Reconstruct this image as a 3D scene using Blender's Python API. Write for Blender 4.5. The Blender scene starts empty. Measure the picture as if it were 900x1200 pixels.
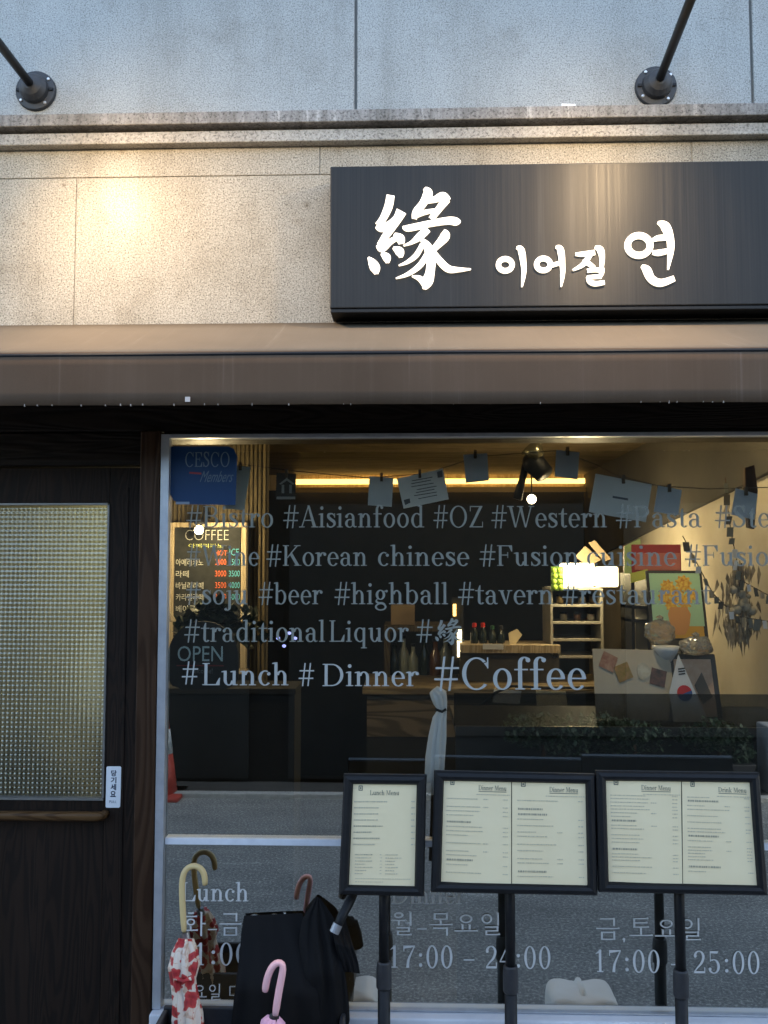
import bpy, bmesh, math, random
from mathutils import Vector, Matrix
R = math.radians
random.seed(7)
S = bpy.context.scene
C = bpy.context.collection

# ------------------------------------------------------------------ camera
FOC, EYE, DIST = 990.0, 1.65, 2.45
PITCH, YAW = R(3.5), R(1.7)
cd = bpy.data.cameras.new('camera'); cam = bpy.data.objects.new('camera', cd); C.objects.link(cam)
cam.location = (0, -DIST, EYE); cam.rotation_euler = (R(90) + PITCH, 0, YAW)
cd.sensor_fit = 'VERTICAL'; cd.sensor_height = 36; cd.sensor_width = 27; cd.lens = FOC / 1200 * 36
cd.clip_start = .05; cd.clip_end = 300
S.camera = cam

# ------------------------------------------------------------------ sky, sun, exposure
SUN_EL, SUN_AZ = R(38), R(150)          # the sun stands behind the shop: its front is in open shade
w = bpy.data.worlds.new('World'); S.world = w; w.use_nodes = True
nt = w.node_tree; nt.nodes.clear()
sk = nt.nodes.new('ShaderNodeTexSky'); sk.sky_type = 'NISHITA'; sk.sun_disc = False
sk.sun_elevation = SUN_EL; sk.sun_rotation = R(20); sk.air_density = .75; sk.dust_density = 4.5; sk.ozone_density = .4
bg = nt.nodes.new('ShaderNodeBackground'); bg.inputs[1].default_value = .15
ou = nt.nodes.new('ShaderNodeOutputWorld')
tn = nt.nodes.new('ShaderNodeMix'); tn.data_type = 'RGBA'; tn.blend_type = 'MULTIPLY'; tn.inputs[0].default_value = 1; tn.inputs[7].default_value = (1.03, 1.01, .91, 1)   # hazy city air, less blue
nt.links.new(sk.outputs[0], tn.inputs[6]); nt.links.new(tn.outputs[2], bg.inputs[0]); nt.links.new(bg.outputs[0], ou.inputs[0])
sd = bpy.data.lights.new('sun', 'SUN'); sd.energy = 2.0; sd.angle = R(1.0); sd.color = (1, .94, .86)
so = bpy.data.objects.new('sun', sd); C.objects.link(so)
az = R(20)
so.rotation_euler = Vector((math.sin(az) * math.cos(SUN_EL), math.cos(az) * math.cos(SUN_EL), math.sin(SUN_EL))).to_track_quat('Z', 'Y').to_euler()
S.view_settings.view_transform = 'Standard'; S.view_settings.look = 'None'
S.view_settings.exposure = 2.9; S.view_settings.gamma = 1
S.cycles.use_denoising = True
S.cycles.max_bounces = 8; S.cycles.transparent_max_bounces = 24
S.cycles.sample_clamp_indirect = 6
S.cycles.caustics_reflective = False; S.cycles.caustics_refractive = False

# ------------------------------------------------------------------ pixel of the 900x1200 photo -> point on a plane y = Y
ROT = cam.rotation_euler.to_matrix()
def at(px, py, Y=0.0):
    d = ROT @ Vector(((px - 450) / FOC, -(py - 600) / FOC, -1))
    t = (Y + DIST) / d.y
    return Vector((d.x * t, Y, EYE + d.z * t))

# ------------------------------------------------------------------ materials
def newmat(name):
    m = bpy.data.materials.new(name); m.use_nodes = True
    n = m.node_tree
    return m, n, n.nodes['Principled BSDF']
def pm(name, col, rough=.6, metal=0., spec=.5, emit=None, es=0., alpha=None, trans=None, sheen=0):
    m, n, p = newmat(name)
    p.inputs['Base Color'].default_value = (*col, 1); p.inputs['Roughness'].default_value = rough
    p.inputs['Metallic'].default_value = metal; p.inputs['Specular IOR Level'].default_value = spec
    if emit: p.inputs['Emission Color'].default_value = (*emit, 1); p.inputs['Emission Strength'].default_value = es
    if trans: p.inputs['Transmission Weight'].default_value = trans
    if sheen: p.inputs['Sheen Weight'].default_value = sheen
    return m
def N(n, t, **k):
    x = n.nodes.new(t)
    for a, b in k.items():
        if a.startswith('i_'): x.inputs[int(a[2:])].default_value = b
        else: setattr(x, a, b)
    return x
def coords(n, scale=(1, 1, 1), rot=(0, 0, 0)):
    tc = N(n, 'ShaderNodeTexCoord'); mp = N(n, 'ShaderNodeMapping')
    mp.inputs['Scale'].default_value = scale; mp.inputs['Rotation'].default_value = rot
    n.links.new(tc.outputs['Object'], mp.inputs[0]); return mp
def noise(n, mp, sc, det=4, rough=.55, dist=0):
    x = N(n, 'ShaderNodeTexNoise'); x.inputs['Scale'].default_value = sc; x.inputs['Detail'].default_value = det
    x.inputs['Roughness'].default_value = rough; x.inputs['Distortion'].default_value = dist
    n.links.new(mp.outputs[0], x.inputs['Vector']); return x
def ramp(n, src, stops):
    r = N(n, 'ShaderNodeValToRGB'); e = r.color_ramp.elements
    while len(e) < len(stops): e.new(.5)
    for i, (p, c) in enumerate(stops):
        e[i].position = p; e[i].color = (*c, 1) if len(c) == 3 else c
    n.links.new(src, r.inputs[0]); return r
def mix(n, a, b, fac, mode='MIX'):
    x = N(n, 'ShaderNodeMix', data_type='RGBA', blend_type=mode)
    for s, v in ((0, fac), (6, a), (7, b)):
        if isinstance(v, (int, float)): x.inputs[s].default_value = v
        elif isinstance(v, tuple): x.inputs[s].default_value = (*v, 1)
        else: n.links.new(v, x.inputs[s])
    return x.outputs[2]
def bump(n, p, h, strength=.3, dist=.01):
    b = N(n, 'ShaderNodeBump'); b.inputs['Strength'].default_value = strength; b.inputs['Distance'].default_value = dist
    n.links.new(h, b.inputs['Height']); n.links.new(b.outputs[0], p.inputs['Normal']); return b

def granite(name, light, dark, sc=150, stain=.25, rough=.5, streak=False, stains=(), spec=.5, grain=.8):
    m, n, p = newmat(name); mp = coords(n)
    a = noise(n, mp, sc, 3, .8); b = noise(n, mp, sc * 1.15, 2, .6); c = noise(n, mp, 1.6, 5, .6); d = noise(n, mp, 7, 5, .65)
    mid = tuple((x + y) / 2 for x, y in zip(light, dark))
    r1 = ramp(n, a.outputs[0], [(.34, dark), (.47, mid), (.62, light)])
    r2 = ramp(n, b.outputs[0], [(.36, (.36, .35, .34)), (.45, (1, 1, 1)), (.66, (1, 1, 1)), (.74, (1.22, 1.21, 1.2))])
    col = mix(n, r1.outputs[0], r2.outputs[0], grain, 'MULTIPLY')
    r3 = ramp(n, c.outputs[0], [(.3, (.72, .7, .67)), (.62, (1, 1, 1))])
    col = mix(n, col, r3.outputs[0], stain * 2, 'MULTIPLY')
    r4 = ramp(n, d.outputs[0], [(.33, (.6, .56, .5)), (.45, (1, 1, 1))])
    col = mix(n, col, r4.outputs[0], stain, 'MULTIPLY')
    if streak:
        ms = coords(n, (45, 45, .9)); s = noise(n, ms, 1, 3, .6)
        rs = ramp(n, s.outputs[0], [(.35, (.62, .6, .57)), (.5, (.9, .9, .9)), (.62, (1.05, 1.05, 1.05)), (.7, (1.7, 1.7, 1.7))])
        col = mix(n, col, rs.outputs[0], .8, 'MULTIPLY')
    dr = noise(n, coords(n, (9, 9, .7)), 1, 5, .65); rd = ramp(n, dr.outputs[0], [(.32, (.78, .77, .75)), (.5, (1, 1, 1)), (.72, (1.08, 1.08, 1.08))])
    col = mix(n, col, rd.outputs[0], stain * 2.6, 'MULTIPLY')
    cg = noise(n, mp, 3.3, 7, .72); rg = ramp(n, cg.outputs[0], [(.36, (.78, .76, .73)), (.5, (1, 1, 1)), (.68, (1.1, 1.1, 1.1))])
    col = mix(n, col, rg.outputs[0], min(1, stain * 3), 'MULTIPLY')
    wn = noise(n, mp, 28, 4, .7)
    for (px, py, rad, tone) in stains:          # rust coloured stains, each at its own spot on the stone
        q = at(px, py, 0) - Vector((0, .3, 0))
        vm = N(n, 'ShaderNodeVectorMath', operation='DISTANCE'); tc = N(n, 'ShaderNodeTexCoord'); n.links.new(tc.outputs['Object'], vm.inputs[0]); vm.inputs[1].default_value = q
        ad = N(n, 'ShaderNodeMath', operation='MULTIPLY_ADD'); n.links.new(wn.outputs[0], ad.inputs[0]); ad.inputs[1].default_value = rad * 2.2; n.links.new(vm.outputs['Value'], ad.inputs[2])
        k = rad * 1.1
        dv = N(n, 'ShaderNodeMath', operation='DIVIDE'); n.links.new(ad.outputs[0], dv.inputs[0]); dv.inputs[1].default_value = rad * 4
        rv = ramp(n, dv.outputs[0], [(.22, tone), (.34, tuple(.5 + .5 * t for t in tone)), (.5, (1, 1, 1))])
        col = mix(n, col, rv.outputs[0], .9, 'MULTIPLY')
    n.links.new(col, p.inputs['Base Color']); p.inputs['Roughness'].default_value = rough; p.inputs['Specular IOR Level'].default_value = spec
    bump(n, p, a.outputs[0], .2, .0015)
    return m
def wood(name, c1, c2, sc=1., rough=.5, axis='z', bumpy=.3):
    m, n, p = newmat(name)
    mp = coords(n, {'z': (9 * sc, 9 * sc, .9 * sc), 'x': (.9 * sc, 9 * sc, 9 * sc), 'y': (9 * sc, .9 * sc, 9 * sc)}[axis])
    wv = noise(n, mp, 1.1, 2, .5, .6)
    mu = N(n, 'ShaderNodeMath', operation='MULTIPLY'); n.links.new(wv.outputs[0], mu.inputs[0]); mu.inputs[1].default_value = 95
    sn = N(n, 'ShaderNodeMath', operation='SINE'); n.links.new(mu.outputs[0], sn.inputs[0])
    f = noise(n, mp, 14, 4, .7)
    ad = N(n, 'ShaderNodeMath', operation='MULTIPLY_ADD'); n.links.new(f.outputs[0], ad.inputs[0]); ad.inputs[1].default_value = 1.4; n.links.new(sn.outputs[0], ad.inputs[2])
    r = ramp(n, ad.outputs[0], [(.0, c1), (.9, c2)])
    big = noise(n, mp, .5, 3)
    rb = ramp(n, big.outputs[0], [(.3, (.6, .6, .6)), (.65, (1.1, 1.1, 1.1))])
    col = mix(n, r.outputs[0], rb.outputs[0], .8, 'MULTIPLY')
    n.links.new(col, p.inputs['Base Color']); p.inputs['Roughness'].default_value = rough; p.inputs['Specular IOR Level'].default_value = .14
    bump(n, p, ad.outputs[0], bumpy, .002)
    return m
def fabric(name, c1, c2, streaks=0., rough=.85, sc=900):
    m, n, p = newmat(name); mp = coords(n)
    a = noise(n, mp, sc, 2); b = noise(n, mp, 3, 4)
    r = ramp(n, b.outputs[0], [(.3, c1), (.7, c2)])
    col = r.outputs[0]
    ra = ramp(n, a.outputs[0], [(.3, (.78, .78, .78)), (.7, (1.15, 1.15, 1.15))])
    col = mix(n, col, ra.outputs[0], .5, 'MULTIPLY')
    if streaks:
        ms = coords(n, (26, 1, .6)); s = noise(n, ms, 1.0, 4, .75)
        rs = ramp(n, s.outputs[0], [(.5, (0, 0, 0)), (.63, (.06, .05, .045)), (.70, (.32, .3, .28))])
        col = mix(n, col, rs.outputs[0], streaks, 'ADD')
    n.links.new(col, p.inputs['Base Color']); p.inputs['Roughness'].default_value = rough; p.inputs['Specular IOR Level'].default_value = .12
    bump(n, p, a.outputs[0], .3, .0008)
    return m
def speck(name, c1, c2, sc=40, rough=.6, metal=0., b=0.):
    m, n, p = newmat(name); mp = coords(n); a = noise(n, mp, sc, 5, .6)
    r = ramp(n, a.outputs[0], [(.3, c1), (.7, c2)]); n.links.new(r.outputs[0], p.inputs['Base Color'])
    p.inputs['Roughness'].default_value = rough; p.inputs['Metallic'].default_value = metal
    if b: bump(n, p, a.outputs[0], b, .003)
    return m
def sheet_glass(name, refl, tint, rough=0.0):
    m = bpy.data.materials.new(name); m.use_nodes = True; n = m.node_tree; n.nodes.clear()
    o = N(n, 'ShaderNodeOutputMaterial'); mx = N(n, 'ShaderNodeMixShader')
    t = N(n, 'ShaderNodeBsdfTransparent'); t.inputs[0].default_value = (*tint, 1)
    g = N(n, 'ShaderNodeBsdfGlossy'); g.inputs['Roughness'].default_value = rough; g.inputs[0].default_value = (.92, 1, 1, 1)
    lw = N(n, 'ShaderNodeFresnel')       # a thin sheet reflects alike from both sides
    ge = N(n, 'ShaderNodeNewGeometry'); io = N(n, 'ShaderNodeMath', operation='MULTIPLY_ADD'); n.links.new(ge.outputs['Backfacing'], io.inputs[0]); io.inputs[1].default_value = 1 / 1.5 - 1.5; io.inputs[2].default_value = 1.5; n.links.new(io.outputs[0], lw.inputs[0])
    ad = N(n, 'ShaderNodeMath', operation='ADD'); n.links.new(lw.outputs[0], ad.inputs[0]); ad.inputs[1].default_value = refl; ad.use_clamp = True
    n.links.new(ad.outputs[0], mx.inputs[0]); n.links.new(t.outputs[0], mx.inputs[1]); n.links.new(g.outputs[0], mx.inputs[2]); n.links.new(mx.outputs[0], o.inputs[0])
    return m

M = {}
M['upper'] = granite('blue grey granite', (.45, .465, .455), (.23, .24, .24), 220, .2, .6, grain=.75)
M['stone'] = granite('pale granite', (.49, .455, .385), (.20, .18, .145), 200, .24, .3, spec=.07, grain=1.0, stains=((28, 262, .010, (.3, .2, .12)), (75, 217, .007, (.3, .22, .15)), (360, 240, .017, (.35, .28, .2)), (347, 258, .03, (.72, .66, .6)), (143, 174, .02, (.6, .5, .42)), (12, 178, .012, (.5, .4, .33)), (395, 176, .02, (.7, .62, .55))))
M['ledge'] = granite('weathered ledge stone', (.34, .32, .30), (.2, .19, .18), 120, .35, .7, streak=True)
M['ledge2'] = granite('band stone', (.44, .41, .36), (.25, .23, .2), 130, .3, .6)
M['joint'] = pm('joint mortar', (.22, .22, .215), .9)
M['darkwood'] = wood('dark stained wood', (.011, .0075, .0058), (.019, .0115, .008), 1.3, .6, 'z', .15)
M['fascia'] = wood('black stained wood', (.008, .006, .005), (.014, .010, .008), 1.0, .5, 'x')
M['postwood'] = wood('brown post wood', (.035, .018, .010), (.055, .03, .017), .8, .45)
M['rail'] = wood('varnished rail wood', (.06, .03, .012), (.11, .06, .025), 1.0, .3, 'x', .1)
M['alu'] = speck('silver aluminium', (.42, .45, .50), (.55, .58, .62), 20, .38, .6)
M['sill'] = speck('white sill paint', (.62, .66, .72), (.74, .77, .82), 9, .5)
M['black_metal'] = speck('black powder coat', (.005, .006, .008), (.009, .010, .012), 60, .5)
M['black_metal'].node_tree.nodes['Principled BSDF'].inputs['Specular IOR Level'].default_value = .28
M['dark_plastic'] = speck('dark grey plastic', (.016, .018, .022), (.028, .03, .035), 40, .5)
M['screw'] = pm('zinc screw', (.6, .6, .6), .3, .9)
M['awning_top'] = fabric('awning cloth', (.145, .118, .086), (.175, .142, .105), .1, .95)
M['valance'] = fabric('valance cloth', (.086, .058, .039), (.108, .075, .052), .1, .95)
M['asphalt'] = None
M['letter_lit'] = pm('lit sign letter', (.9, .85, .75), .5, emit=(1, .86, .66), es=.24)
M['vinyl'] = pm('grey vinyl lettering', (.21, .225, .205), .7, 0, .2)
M['vinyl_lit'] = pm('brighter lit vinyl lettering', (.39, .41, .40), .7, 0, .2)  # same vinyl, stronger light on the lower hashtags put into its colour
M['vinyl_most_lit'] = pm('brightest lit vinyl lettering', (.62, .64, .64), .7, 0, .2)  # same vinyl, the strongest light low on the window put into its colour
M['glass'] = sheet_glass('window glass', .35, (.95, .95, .90))
M['clear'] = pm('plain clear edge', (.02, .03, .03), .3)

def mat_asphalt():
    m, n, p = newmat('worn asphalt'); mp = coords(n)
    a = noise(n, mp, 70, 4, .8); b = noise(n, mp, 2.2, 6, .7); ms = coords(n, (.7, 6, 1)); c = noise(n, ms, 1.2, 4, .6)
    r = ramp(n, a.outputs[0], [(.36, (.13, .135, .13)), (.52, (.23, .235, .228)), (.62, (.50, .50, .48))])
    rb = ramp(n, b.outputs[0], [(.3, (.65, .66, .68)), (.7, (1.15, 1.15, 1.15))]); rc = ramp(n, c.outputs[0], [(.4, (.8, .8, .8)), (.62, (1, 1, 1)), (.7, (1.5, 1.5, 1.5))])
    col = mix(n, mix(n, r.outputs[0], rb.outputs[0], .8, 'MULTIPLY'), rc.outputs[0], .7, 'MULTIPLY')
    n.links.new(col, p.inputs['Base Color']); p.inputs['Roughness'].default_value = .85; bump(n, p, a.outputs[0], .5, .004)
    return m
M['asphalt'] = mat_asphalt()
def mat_sign():
    m, n, p = newmat('brushed anthracite metal'); ms = coords(n, (170, 170, 1.1)); s = noise(n, ms, 1, 4, .7); ml = coords(n, (22, 22, .8)); l = noise(n, ms, .16, 3, .6)
    st = noise(n, ml, 1, 3, .6)
    r = ramp(n, s.outputs[0], [(.3, (.013, .0135, .0145)), (.7, (.030, .0305, .031))])
    r2 = ramp(n, st.outputs[0], [(.35, (.8, .8, .8)), (.6, (1, 1, 1)), (.75, (1.7, 1.7, 1.7))])
    n.links.new(mix(n, r.outputs[0], r2.outputs[0], .8, 'MULTIPLY'), p.inputs['Base Color'])
    p.inputs['Metallic'].default_value = .25
    rr = ramp(n, s.outputs[0], [(.3, (.42, .42, .42)), (.7, (.58, .58, .58))]); n.links.new(rr.outputs[0], p.inputs['Roughness'])
    p.inputs['Specular IOR Level'].default_value = .4; p.inputs['Anisotropic'].default_value = .6; p.inputs['Anisotropic Rotation'].default_value = .25
    bump(n, p, s.outputs[0], .12, .001)
    return m
M['sign'] = mat_sign()
def mat_hammered():
    # moulded door glass: pimples come from the mesh, the material is lightly frosted
    m = bpy.data.materials.new('moulded glass'); m.use_nodes = True; n = m.node_tree; n.nodes.clear()
    o = N(n, 'ShaderNodeOutputMaterial'); g = N(n, 'ShaderNodeBsdfRefraction'); g.inputs['Roughness'].default_value = .2; g.inputs['IOR'].default_value = 1.35
    g.inputs[0].default_value = (.50, .58, .50, 1)
    gl = N(n, 'ShaderNodeBsdfGlossy'); gl.inputs['Roughness'].default_value = .12; gl.inputs[0].default_value = (.85, .95, .95, 1)
    tl = N(n, 'ShaderNodeBsdfTranslucent'); tl.inputs[0].default_value = (.3, .35, .3, 1)
    m1 = N(n, 'ShaderNodeMixShader'); m1.inputs[0].default_value = .2; m2 = N(n, 'ShaderNodeMixShader'); m2.inputs[0].default_value = .42
    n.links.new(g.outputs[0], m1.inputs[1]); n.links.new(gl.outputs[0], m1.inputs[2]); n.links.new(m1.outputs[0], m2.inputs[1]); n.links.new(tl.outputs[0], m2.inputs[2]); n.links.new(m2.outputs[0], o.inputs[0])
    return m
M['hammered'] = mat_hammered()
M['cream'] = speck('cream plaster', (.5, .44, .33), (.6, .54, .42), 5, .85)
M['ceil'] = wood('ceiling plank', (.10, .075, .04), (.16, .12, .07), .7, .6, 'x')
M['dark_int'] = speck('charcoal paint', (.012, .013, .014), (.02, .021, .022), 4, .85)
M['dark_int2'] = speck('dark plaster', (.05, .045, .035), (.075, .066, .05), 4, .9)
M['floor_int'] = speck('dark floor', (.006, .005, .005), (.01, .009, .008), 6, .8)
M['ribbed'] = wood('ribbed wall board', (.09, .072, .04), (.14, .11, .062), .8, .6)
M['blackboard'] = speck('blackboard', (.012, .013, .012), (.03, .032, .03), 25, .8)
M['pale_wood'] = wood('pale wood', (.42, .33, .2), (.55, .45, .3), 1, .5)
M['white_paper'] = speck('white paper', (.66, .68, .70), (.75, .77, .79), 12, .85)
M['cream_paper'] = speck('cream paper', (.84, .71, .44), (.89, .77, .50), 6, .7)
M['print'] = pm('grey print', (.13, .14, .12), .8)
M['print_mid'] = pm('mid print', (.40, .37, .27), .8)
M['print_faint'] = pm('faint print', (.56, .51, .37), .8)
M['shelf'] = speck('grey steel shelf', (.38, .36, .3), (.48, .46, .4), 12, .5, .2)
M['white_plastic'] = pm('white plastic', (.72, .74, .74), .45)
M['jug'] = speck('translucent white plastic', (.78, .79, .76), (.86, .87, .84), 14, .45)

# ------------------------------------------------------------------ mesh builder
class MB:
    def __init__(s): s.v = []; s.f = []
    def add(s, vs, fs):
        k = len(s.v); s.v += [Vector(v) for v in vs]; s.f += [[i + k for i in f] for f in fs]; return s
    def box(s, x0, x1, y0, y1, z0, z1):
        return s.add([(x, y, z) for x in (x0, x1) for y in (y0, y1) for z in (z0, z1)],
                     [(0, 1, 3, 2), (4, 6, 7, 5), (0, 4, 5, 1), (2, 3, 7, 6), (0, 2, 6, 4), (1, 5, 7, 3)])
    def quad(s, a, b, c, d): return s.add([a, b, c, d], [(0, 1, 2, 3)])
    def hexa(s, p):                         # 4 front points (x,y,z) then 4 back ones, both going round
        return s.add(p, [(0, 1, 2, 3), (7, 6, 5, 4), (0, 4, 5, 1), (1, 5, 6, 2), (2, 6, 7, 3), (3, 7, 4, 0)])
    def prism(s, poly, y0, y1):             # polygon in x,z extruded along y
        n = len(poly); vs = [(x, y0, z) for x, z in poly] + [(x, y1, z) for x, z in poly]
        fs = [tuple(range(n)), tuple(range(2 * n - 1, n - 1, -1))] + [(i, (i + 1) % n, n + (i + 1) % n, n + i) for i in range(n)]
        return s.add(vs, fs)
    def tube(s, pts, rad, n=12, cap=True):
        pts = [Vector(p) for p in pts]; rad = rad if isinstance(rad, (list, tuple)) else [rad] * len(pts)
        k = len(s.v); up = None
        for i, p in enumerate(pts):
            t = (pts[min(i + 1, len(pts) - 1)] - pts[max(i - 1, 0)]).normalized()
            if up is None: up = Vector((0, 0, 1)) if abs(t.z) < .9 else Vector((0, 1, 0))
            a = t.cross(up).normalized(); b = a.cross(t).normalized(); up = b
            for j in range(n):
                q = 2 * math.pi * j / n; s.v.append(p + rad[i] * (math.cos(q) * a + math.sin(q) * b))
        for i in range(len(pts) - 1):
            for j in range(n):
                a = k + i * n + j; b = k + i * n + (j + 1) % n; s.f.append([a, b, b + n, a + n])
        if cap: s.f.append([k + j for j in range(n)][::-1]); s.f.append([k + (len(pts) - 1) * n + j for j in range(n)])
        return s
    def lathe(s, prof, cx, cy, n=24, axis='z'):   # profile of (radius, height) about a vertical or y axis
        k = len(s.v)
        for r, h in prof:
            for j in range(n):
                q = 2 * math.pi * j / n
                s.v.append(Vector((cx + r * math.cos(q), cy + r * math.sin(q), h)) if axis == 'z' else Vector((cx + r * math.cos(q), h, cy + r * math.sin(q))))
        for i in range(len(prof) - 1):
            for j in range(n):
                a = k + i * n + j; b = k + i * n + (j + 1) % n; s.f.append([a, b, b + n, a + n])
        s.f.append([k + j for j in range(n)][::-1]); s.f.append([k + (len(prof) - 1) * n + j for j in range(n)])
        return s
    def ball(s, c, r, n=10, sq=(1, 1, 1)):
        prof = [(max(1e-4, math.sin(math.pi * i / n)), -math.cos(math.pi * i / n)) for i in range(n + 1)]
        k = len(s.v); s.lathe(prof, 0, 0, n + 4)
        for i in range(k, len(s.v)): v = s.v[i]; s.v[i] = Vector(c) + r * Vector((v.x * sq[0], v.y * sq[1], v.z * sq[2]))
        return s
    def xf(s, m):
        s.v = [m @ v for v in s.v]; return s
    def build(s, name, mat, parent=None, smooth=False, bevel=0, seg=2, sub=0, fix=True):
        off = parent.matrix_basis.translation.copy() if parent is not None else Vector()
        pp = parent
        while pp is not None and pp.parent is not None:
            pp = pp.parent; off += pp.matrix_basis.translation
        me = bpy.data.meshes.new(name); me.from_pydata([v - off for v in s.v], [], s.f); me.update()
        if fix:
            b = bmesh.new(); b.from_mesh(me); bmesh.ops.recalc_face_normals(b, faces=b.faces); b.to_mesh(me); b.free()
        o = bpy.data.objects.new(name, me); C.objects.link(o); me.materials.append(mat)
        if parent is not None: o.parent = parent
        if smooth:
            for p in me.polygons: p.use_smooth = True
        if bevel:
            bv = o.modifiers.new('bevel', 'BEVEL'); bv.width = bevel; bv.segments = seg; bv.limit_method = 'ANGLE'; bv.angle_limit = R(40)
        if sub:
            sb = o.modifiers.new('subdivision', 'SUBSURF'); sb.levels = sub; sb.render_levels = sub
        return o
def tag(o, label=None, cat=None, group=None, kind=None):
    if label: o['label'] = label
    if cat: o['category'] = cat
    if group: o['group'] = group
    if kind: o['kind'] = kind
    return o
def thing(name, label, cat, loc, group=None):
    o = bpy.data.objects.new(name, None); C.objects.link(o); o.location = loc; o.empty_display_size = .05
    return tag(o, label, cat, group)

# ------------------------------------------------------------------ stroke lettering (a serif face drawn as bars and stressed rings)
T, t_ = .095, .036
class G:                                    # collects flat polygons in 2d
    def __init__(s): s.p = []
    def R(s, x0, y0, x1, y1): s.p.append([(x0, y0), (x1, y0), (x1, y1), (x0, y1)]); return s
    def P(s, *q): s.p.append(list(q)); return s
    def E(s, cx, cy, rx, ry, a0=0, a1=360, T=T, t=t_):
        n = max(8, int(abs(a1 - a0) / 10)); o = []; i = []
        for k in range(n + 1):
            a = R(a0 + (a1 - a0) * k / n); o.append((cx + rx * math.cos(a), cy + ry * math.sin(a))); i.append((cx + (rx - T) * math.cos(a), cy + (ry - t) * math.sin(a)))
        s.p.append(('strip', o, i)); return s
    def D(s, cx, cy, r):
        s.p.append([(cx + r * math.cos(2 * math.pi * k / 16), cy + r * math.sin(2 * math.pi * k / 16)) for k in range(16)]); return s
    def S(s, pts, n=6):                     # variable-width stroke through (x, y, w)
        q = []
        for i in range(len(pts) - 1):
            p0, p1, p2, p3 = pts[max(i - 1, 0)], pts[i], pts[i + 1], pts[min(i + 2, len(pts) - 1)]
            for k in range(n):
                u = k / n
                q.append(tuple(.5 * (2 * b + (c - a) * u + (2 * a - 5 * b + 4 * c - d) * u * u + (3 * b - a - 3 * c + d) * u ** 3) for a, b, c, d in zip(p0, p1, p2, p3)))
        q.append(pts[-1]); o = []; i_ = []
        for k, (x, y, w_) in enumerate(q):
            a, b = q[max(k - 1, 0)], q[min(k + 1, len(q) - 1)]; dx, dy = b[0] - a[0], b[1] - a[1]; l = math.hypot(dx, dy) or 1
            nx, ny = -dy / l * w_ / 2, dx / l * w_ / 2; o.append((x + nx, y + ny)); i_.append((x - nx, y - ny))
        s.p.append(('strip', o, i_)); return s
    def stem(s, x, y0, y1, bot=True, top='l', w=T):
        s.R(x, y0, x + w, y1)
        if bot: s.R(x - .065, y0, x + w + .065, y0 + .03)
        if top == 'l': s.P((x - .075, y1 - .05), (x + .01, y1 - .045), (x + .01, y1), (x - .075, y1 - .022))
        if top == 'f': s.R(x - .065, y1 - .03, x + w + .065, y1)
        return s
def spine(g, sx, sy, ox):
    p = [(.325, .37, .03), (.275, .44, .045), (.2, .462, .05), (.11, .43, .085), (.105, .345, .1), (.2, .26, .105), (.31, .185, .1), (.325, .1, .085), (.26, .03, .05), (.18, .01, .045), (.105, .035, .045), (.065, .12, .03)]
    g.S([(ox + x * sx, y * sy, w * min(sx, 1.05)) for x, y, w in p])
    g.R(ox + .318 * sx, .33 * sy, ox + .348 * sx, .475 * sy); g.R(ox + .045 * sx, 0, ox + .075 * sx, .15 * sy); return g
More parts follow.
